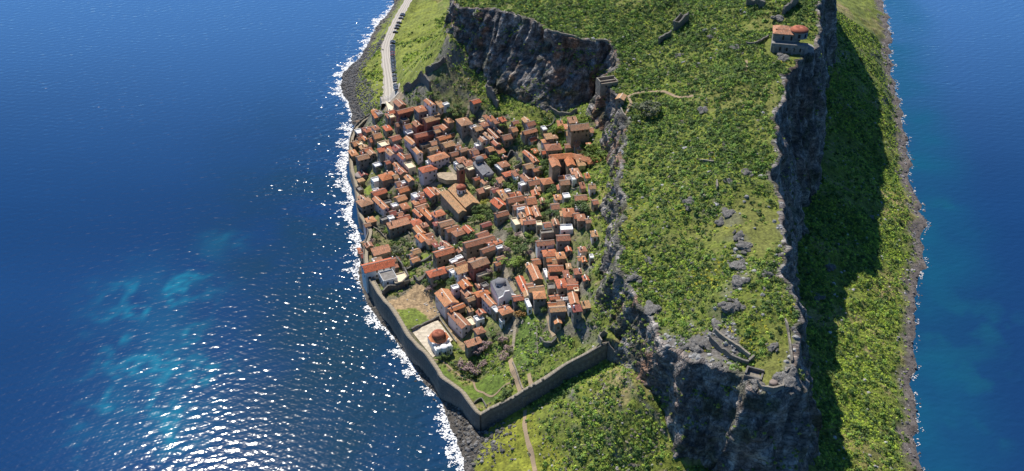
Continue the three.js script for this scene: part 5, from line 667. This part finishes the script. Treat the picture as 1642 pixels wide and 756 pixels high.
const outcrops = `1131 178 4 dark boulder standing alone in the plateau scrub; 1107 328 3.6 square dark rock with a smaller one under it, mid plateau; 1106 338 2.6 smaller dark rock under the square one, mid plateau; 1168 292 3 grey rock among the upper crest stones; 1197 280 4 tall narrow grey rock leaning near the northern rim; 1166 345 4 grey outcrop at the head of the rocky crest; 1156 362 3.4 pale outcrop on the rocky crest, below its head; 1186 380 4 sharp outcrop on the northern flank of the crest; 1192 400 5 largest grey outcrop of the rocky crest; 1180 430 5 long leaning slab of rock on the crest; 1183 458 5 round topped boulder mass low on the crest; 1172 498 5 twin boulder mass above the fort; 1182 494 4 boulder beside the twin mass above the fort; 1150 520 4 broken rock at the foot of the crest; 1148 590 3.4 craggy rock near the front brink, seaward of the fort; 1120 565 5 limestone hump at the front corner of the plateau; 1100 560 4 grey limestone knob at the western corner of the plateau; 1135 556 4 cracked limestone hump beside the fort wall; 1212 618 4 pale rock mass wedged by the cistern house; 1239 560 3 bluish boulder low in the northern scrub; 1232 440 3.4 narrow boulder close to the northern rim; 1258 95 5 rock spur under the clifftop church; 1250 30 5 dark crag beside the ruined wall near the church; 1140 60 3 dark rock by the ruined walls in line; 1090 90 3 dark rock below the ruined walls in line; 1180 80 3.4 dark rock half buried near the upper church; 1000 215 3.4 rock on the slope where the lower cliff starts; 1043 420 3 dark rock in the seaward plateau scrub; 1016 450 5 craggy rib at the head of the lower cliff; 1042 500 5 craggy rib on the lower cliff edge; 1240 735 7 pale crag jutting from the base of the front cliff; 1262 745 5 pale crag next to the jutting one at the frame edge; 1330 430 4 pale boulder in the shaded northern slope; 1395 350 3 small boulder in the shaded northern slope; 1310 480 4 lone boulder deep in the cliff shadow`;
outcrops.split(';').forEach((row, i) => { const m = row.trim().match(/^(\S+) (\S+) (\S+) (.+)$/), s = +m[3], p = at(+m[1], +m[2]), o = mesh('rock_outcrop', bigRocks[i % 4], mOutcrop); o.position.set(p.x, p.y + s * 0.1, p.z); o.scale.set(s * 0.7, s * 0.45, s * 0.85); o.rotation.set(0.2, i * 1.3, 0.15); tag(o, m[4], 'rock', 'rock outcrops of the island'); });

// ---------------------------------------------------------------- cars along the road
{
  const carCol = [[0.02, 0.022, 0.026], [0.3, 0.3, 0.31], [0.6, 0.6, 0.6], [0.04, 0.05, 0.09], [0.2, 0.02, 0.02], [0.09, 0.09, 0.1]], names = ['black', 'silver', 'white', 'dark blue', 'dark red', 'charcoal'];
  const paint = carCol.map((c) => new THREE.MeshPhysicalMaterial({ color: lin(...c), roughness: 0.35, clearcoat: 0.6 })), glass = std({ color: lin(0.02, 0.025, 0.03), roughness: 0.15 }), rubber = std({ color: lin(0.02, 0.02, 0.02) });
  const sh = new THREE.Shape([[-2.1, 0.35], [2.1, 0.35], [2.15, 0.75], [1.3, 0.95], [-1.8, 1.0], [-2.12, 0.8]].map(([a, b]) => new THREE.Vector2(a, b))), body = new THREE.ExtrudeGeometry(sh, { depth: 1.5, bevelEnabled: true, bevelSize: 0.08, bevelThickness: 0.1, bevelSegments: 2 }); body.translate(0, 0, -0.75);
  const cs = new THREE.Shape([[-1.65, 0.95], [1.1, 0.95], [0.45, 1.42], [-1.2, 1.45]].map(([a, b]) => new THREE.Vector2(a, b))), cab = new THREE.ExtrudeGeometry(cs, { depth: 1.36, bevelEnabled: false }); cab.translate(0, 0, -0.68); const roofG = new THREE.BoxGeometry(1.55, 0.06, 1.3), wheel = new THREE.CylinderGeometry(0.32, 0.32, 0.22, 12); wheel.rotateX(Math.PI / 2);
  const made = {}; let n = 0; const R = rngOf(66);
  const rowPts = catmull([[648, 20], [637, 45], [630, 68], [630, 90], [631, 105], [633, 120], [634.5, 136], [637, 148]].map(([a, b]) => { const p = at(a, b); return { x: p.x, z: p.z }; }), 2.8), cars = []; for (let i = 0; i < rowPts.length - 1; i++) { const a = rowPts[i], b = rowPts[i + 1]; if (R() < (i < 24 ? 0.5 : 0.14)) continue; cars.push([a.x, a.z, -Math.atan2(b.z - a.z, b.x - a.x) + Math.PI / 2 + (R() - 0.5) * 0.1]); }
  const ords = ['first', 'second', 'third', 'fourth', 'fifth', 'sixth', 'seventh', 'eighth', 'ninth', 'tenth', 'eleventh', 'twelfth', 'thirteenth', 'fourteenth', 'fifteenth', 'sixteenth', 'seventeenth', 'eighteenth', 'nineteenth', 'twentieth', 'twenty-first', 'twenty-second', 'twenty-third', 'twenty-fourth', 'twenty-fifth', 'twenty-sixth', 'twenty-seventh', 'twenty-eighth', 'twenty-ninth', 'thirtieth', 'thirty-first', 'thirty-second', 'thirty-third', 'thirty-fourth', 'thirty-fifth', 'thirty-sixth', 'thirty-seventh', 'thirty-eighth', 'thirty-ninth', 'fortieth', 'forty-first', 'forty-second', 'forty-third', 'forty-fourth', 'forty-fifth', 'forty-sixth', 'forty-seventh', 'forty-eighth', 'forty-ninth', 'fiftieth'];
  const put = (x, z, turn, label) => { const c = R() < 0.75 ? [0, 3, 5][Math.floor(R() * 3)] : Math.floor(R() * 6); let g; const y = groundAt(x, z) + 0.12; if (!made[c]) { g = thing('parked_car', '', 'car', { x, y, z }); mesh('body', body, paint[c], g); const k = mesh('cabin', cab, glass, g), t = mesh('car_roof', roofG, paint[c], g); t.position.set(-0.38, 1.46, 0); for (const [a, b] of [[-1.35, 0.75], [1.35, 0.75], [-1.35, -0.75], [1.35, -0.75]]) { const w = mesh('wheel', wheel, rubber, g); w.position.set(a, 0.32, b); } made[c] = g; } else { g = made[c].clone(); g.name = numbered('parked_car'); scene.add(g); g.position.set(x, y, z); } g.rotation.y = turn; g.userData.label = label(names[c]); g.userData.group = 'cars parked along the road to the gate'; return g; };
  cars.reverse().forEach(([x, z, t], i) => put(x, z, t, (c) => `${c} parked car, ${ords[i]} in the roadside row counting from the gate`));
  const g1 = at(617, 163), g2 = at(621, 158), g3 = at(619, 170); put(g1.x, g1.z, 1.2, (c) => `${c} car standing on the turning place near the gate, nearest the bank`); put(g2.x, g2.z, 0.7, (c) => `${c} car standing alone in the middle of the turning place`);
}

finishLabels();
renderer.render(scene, camera);
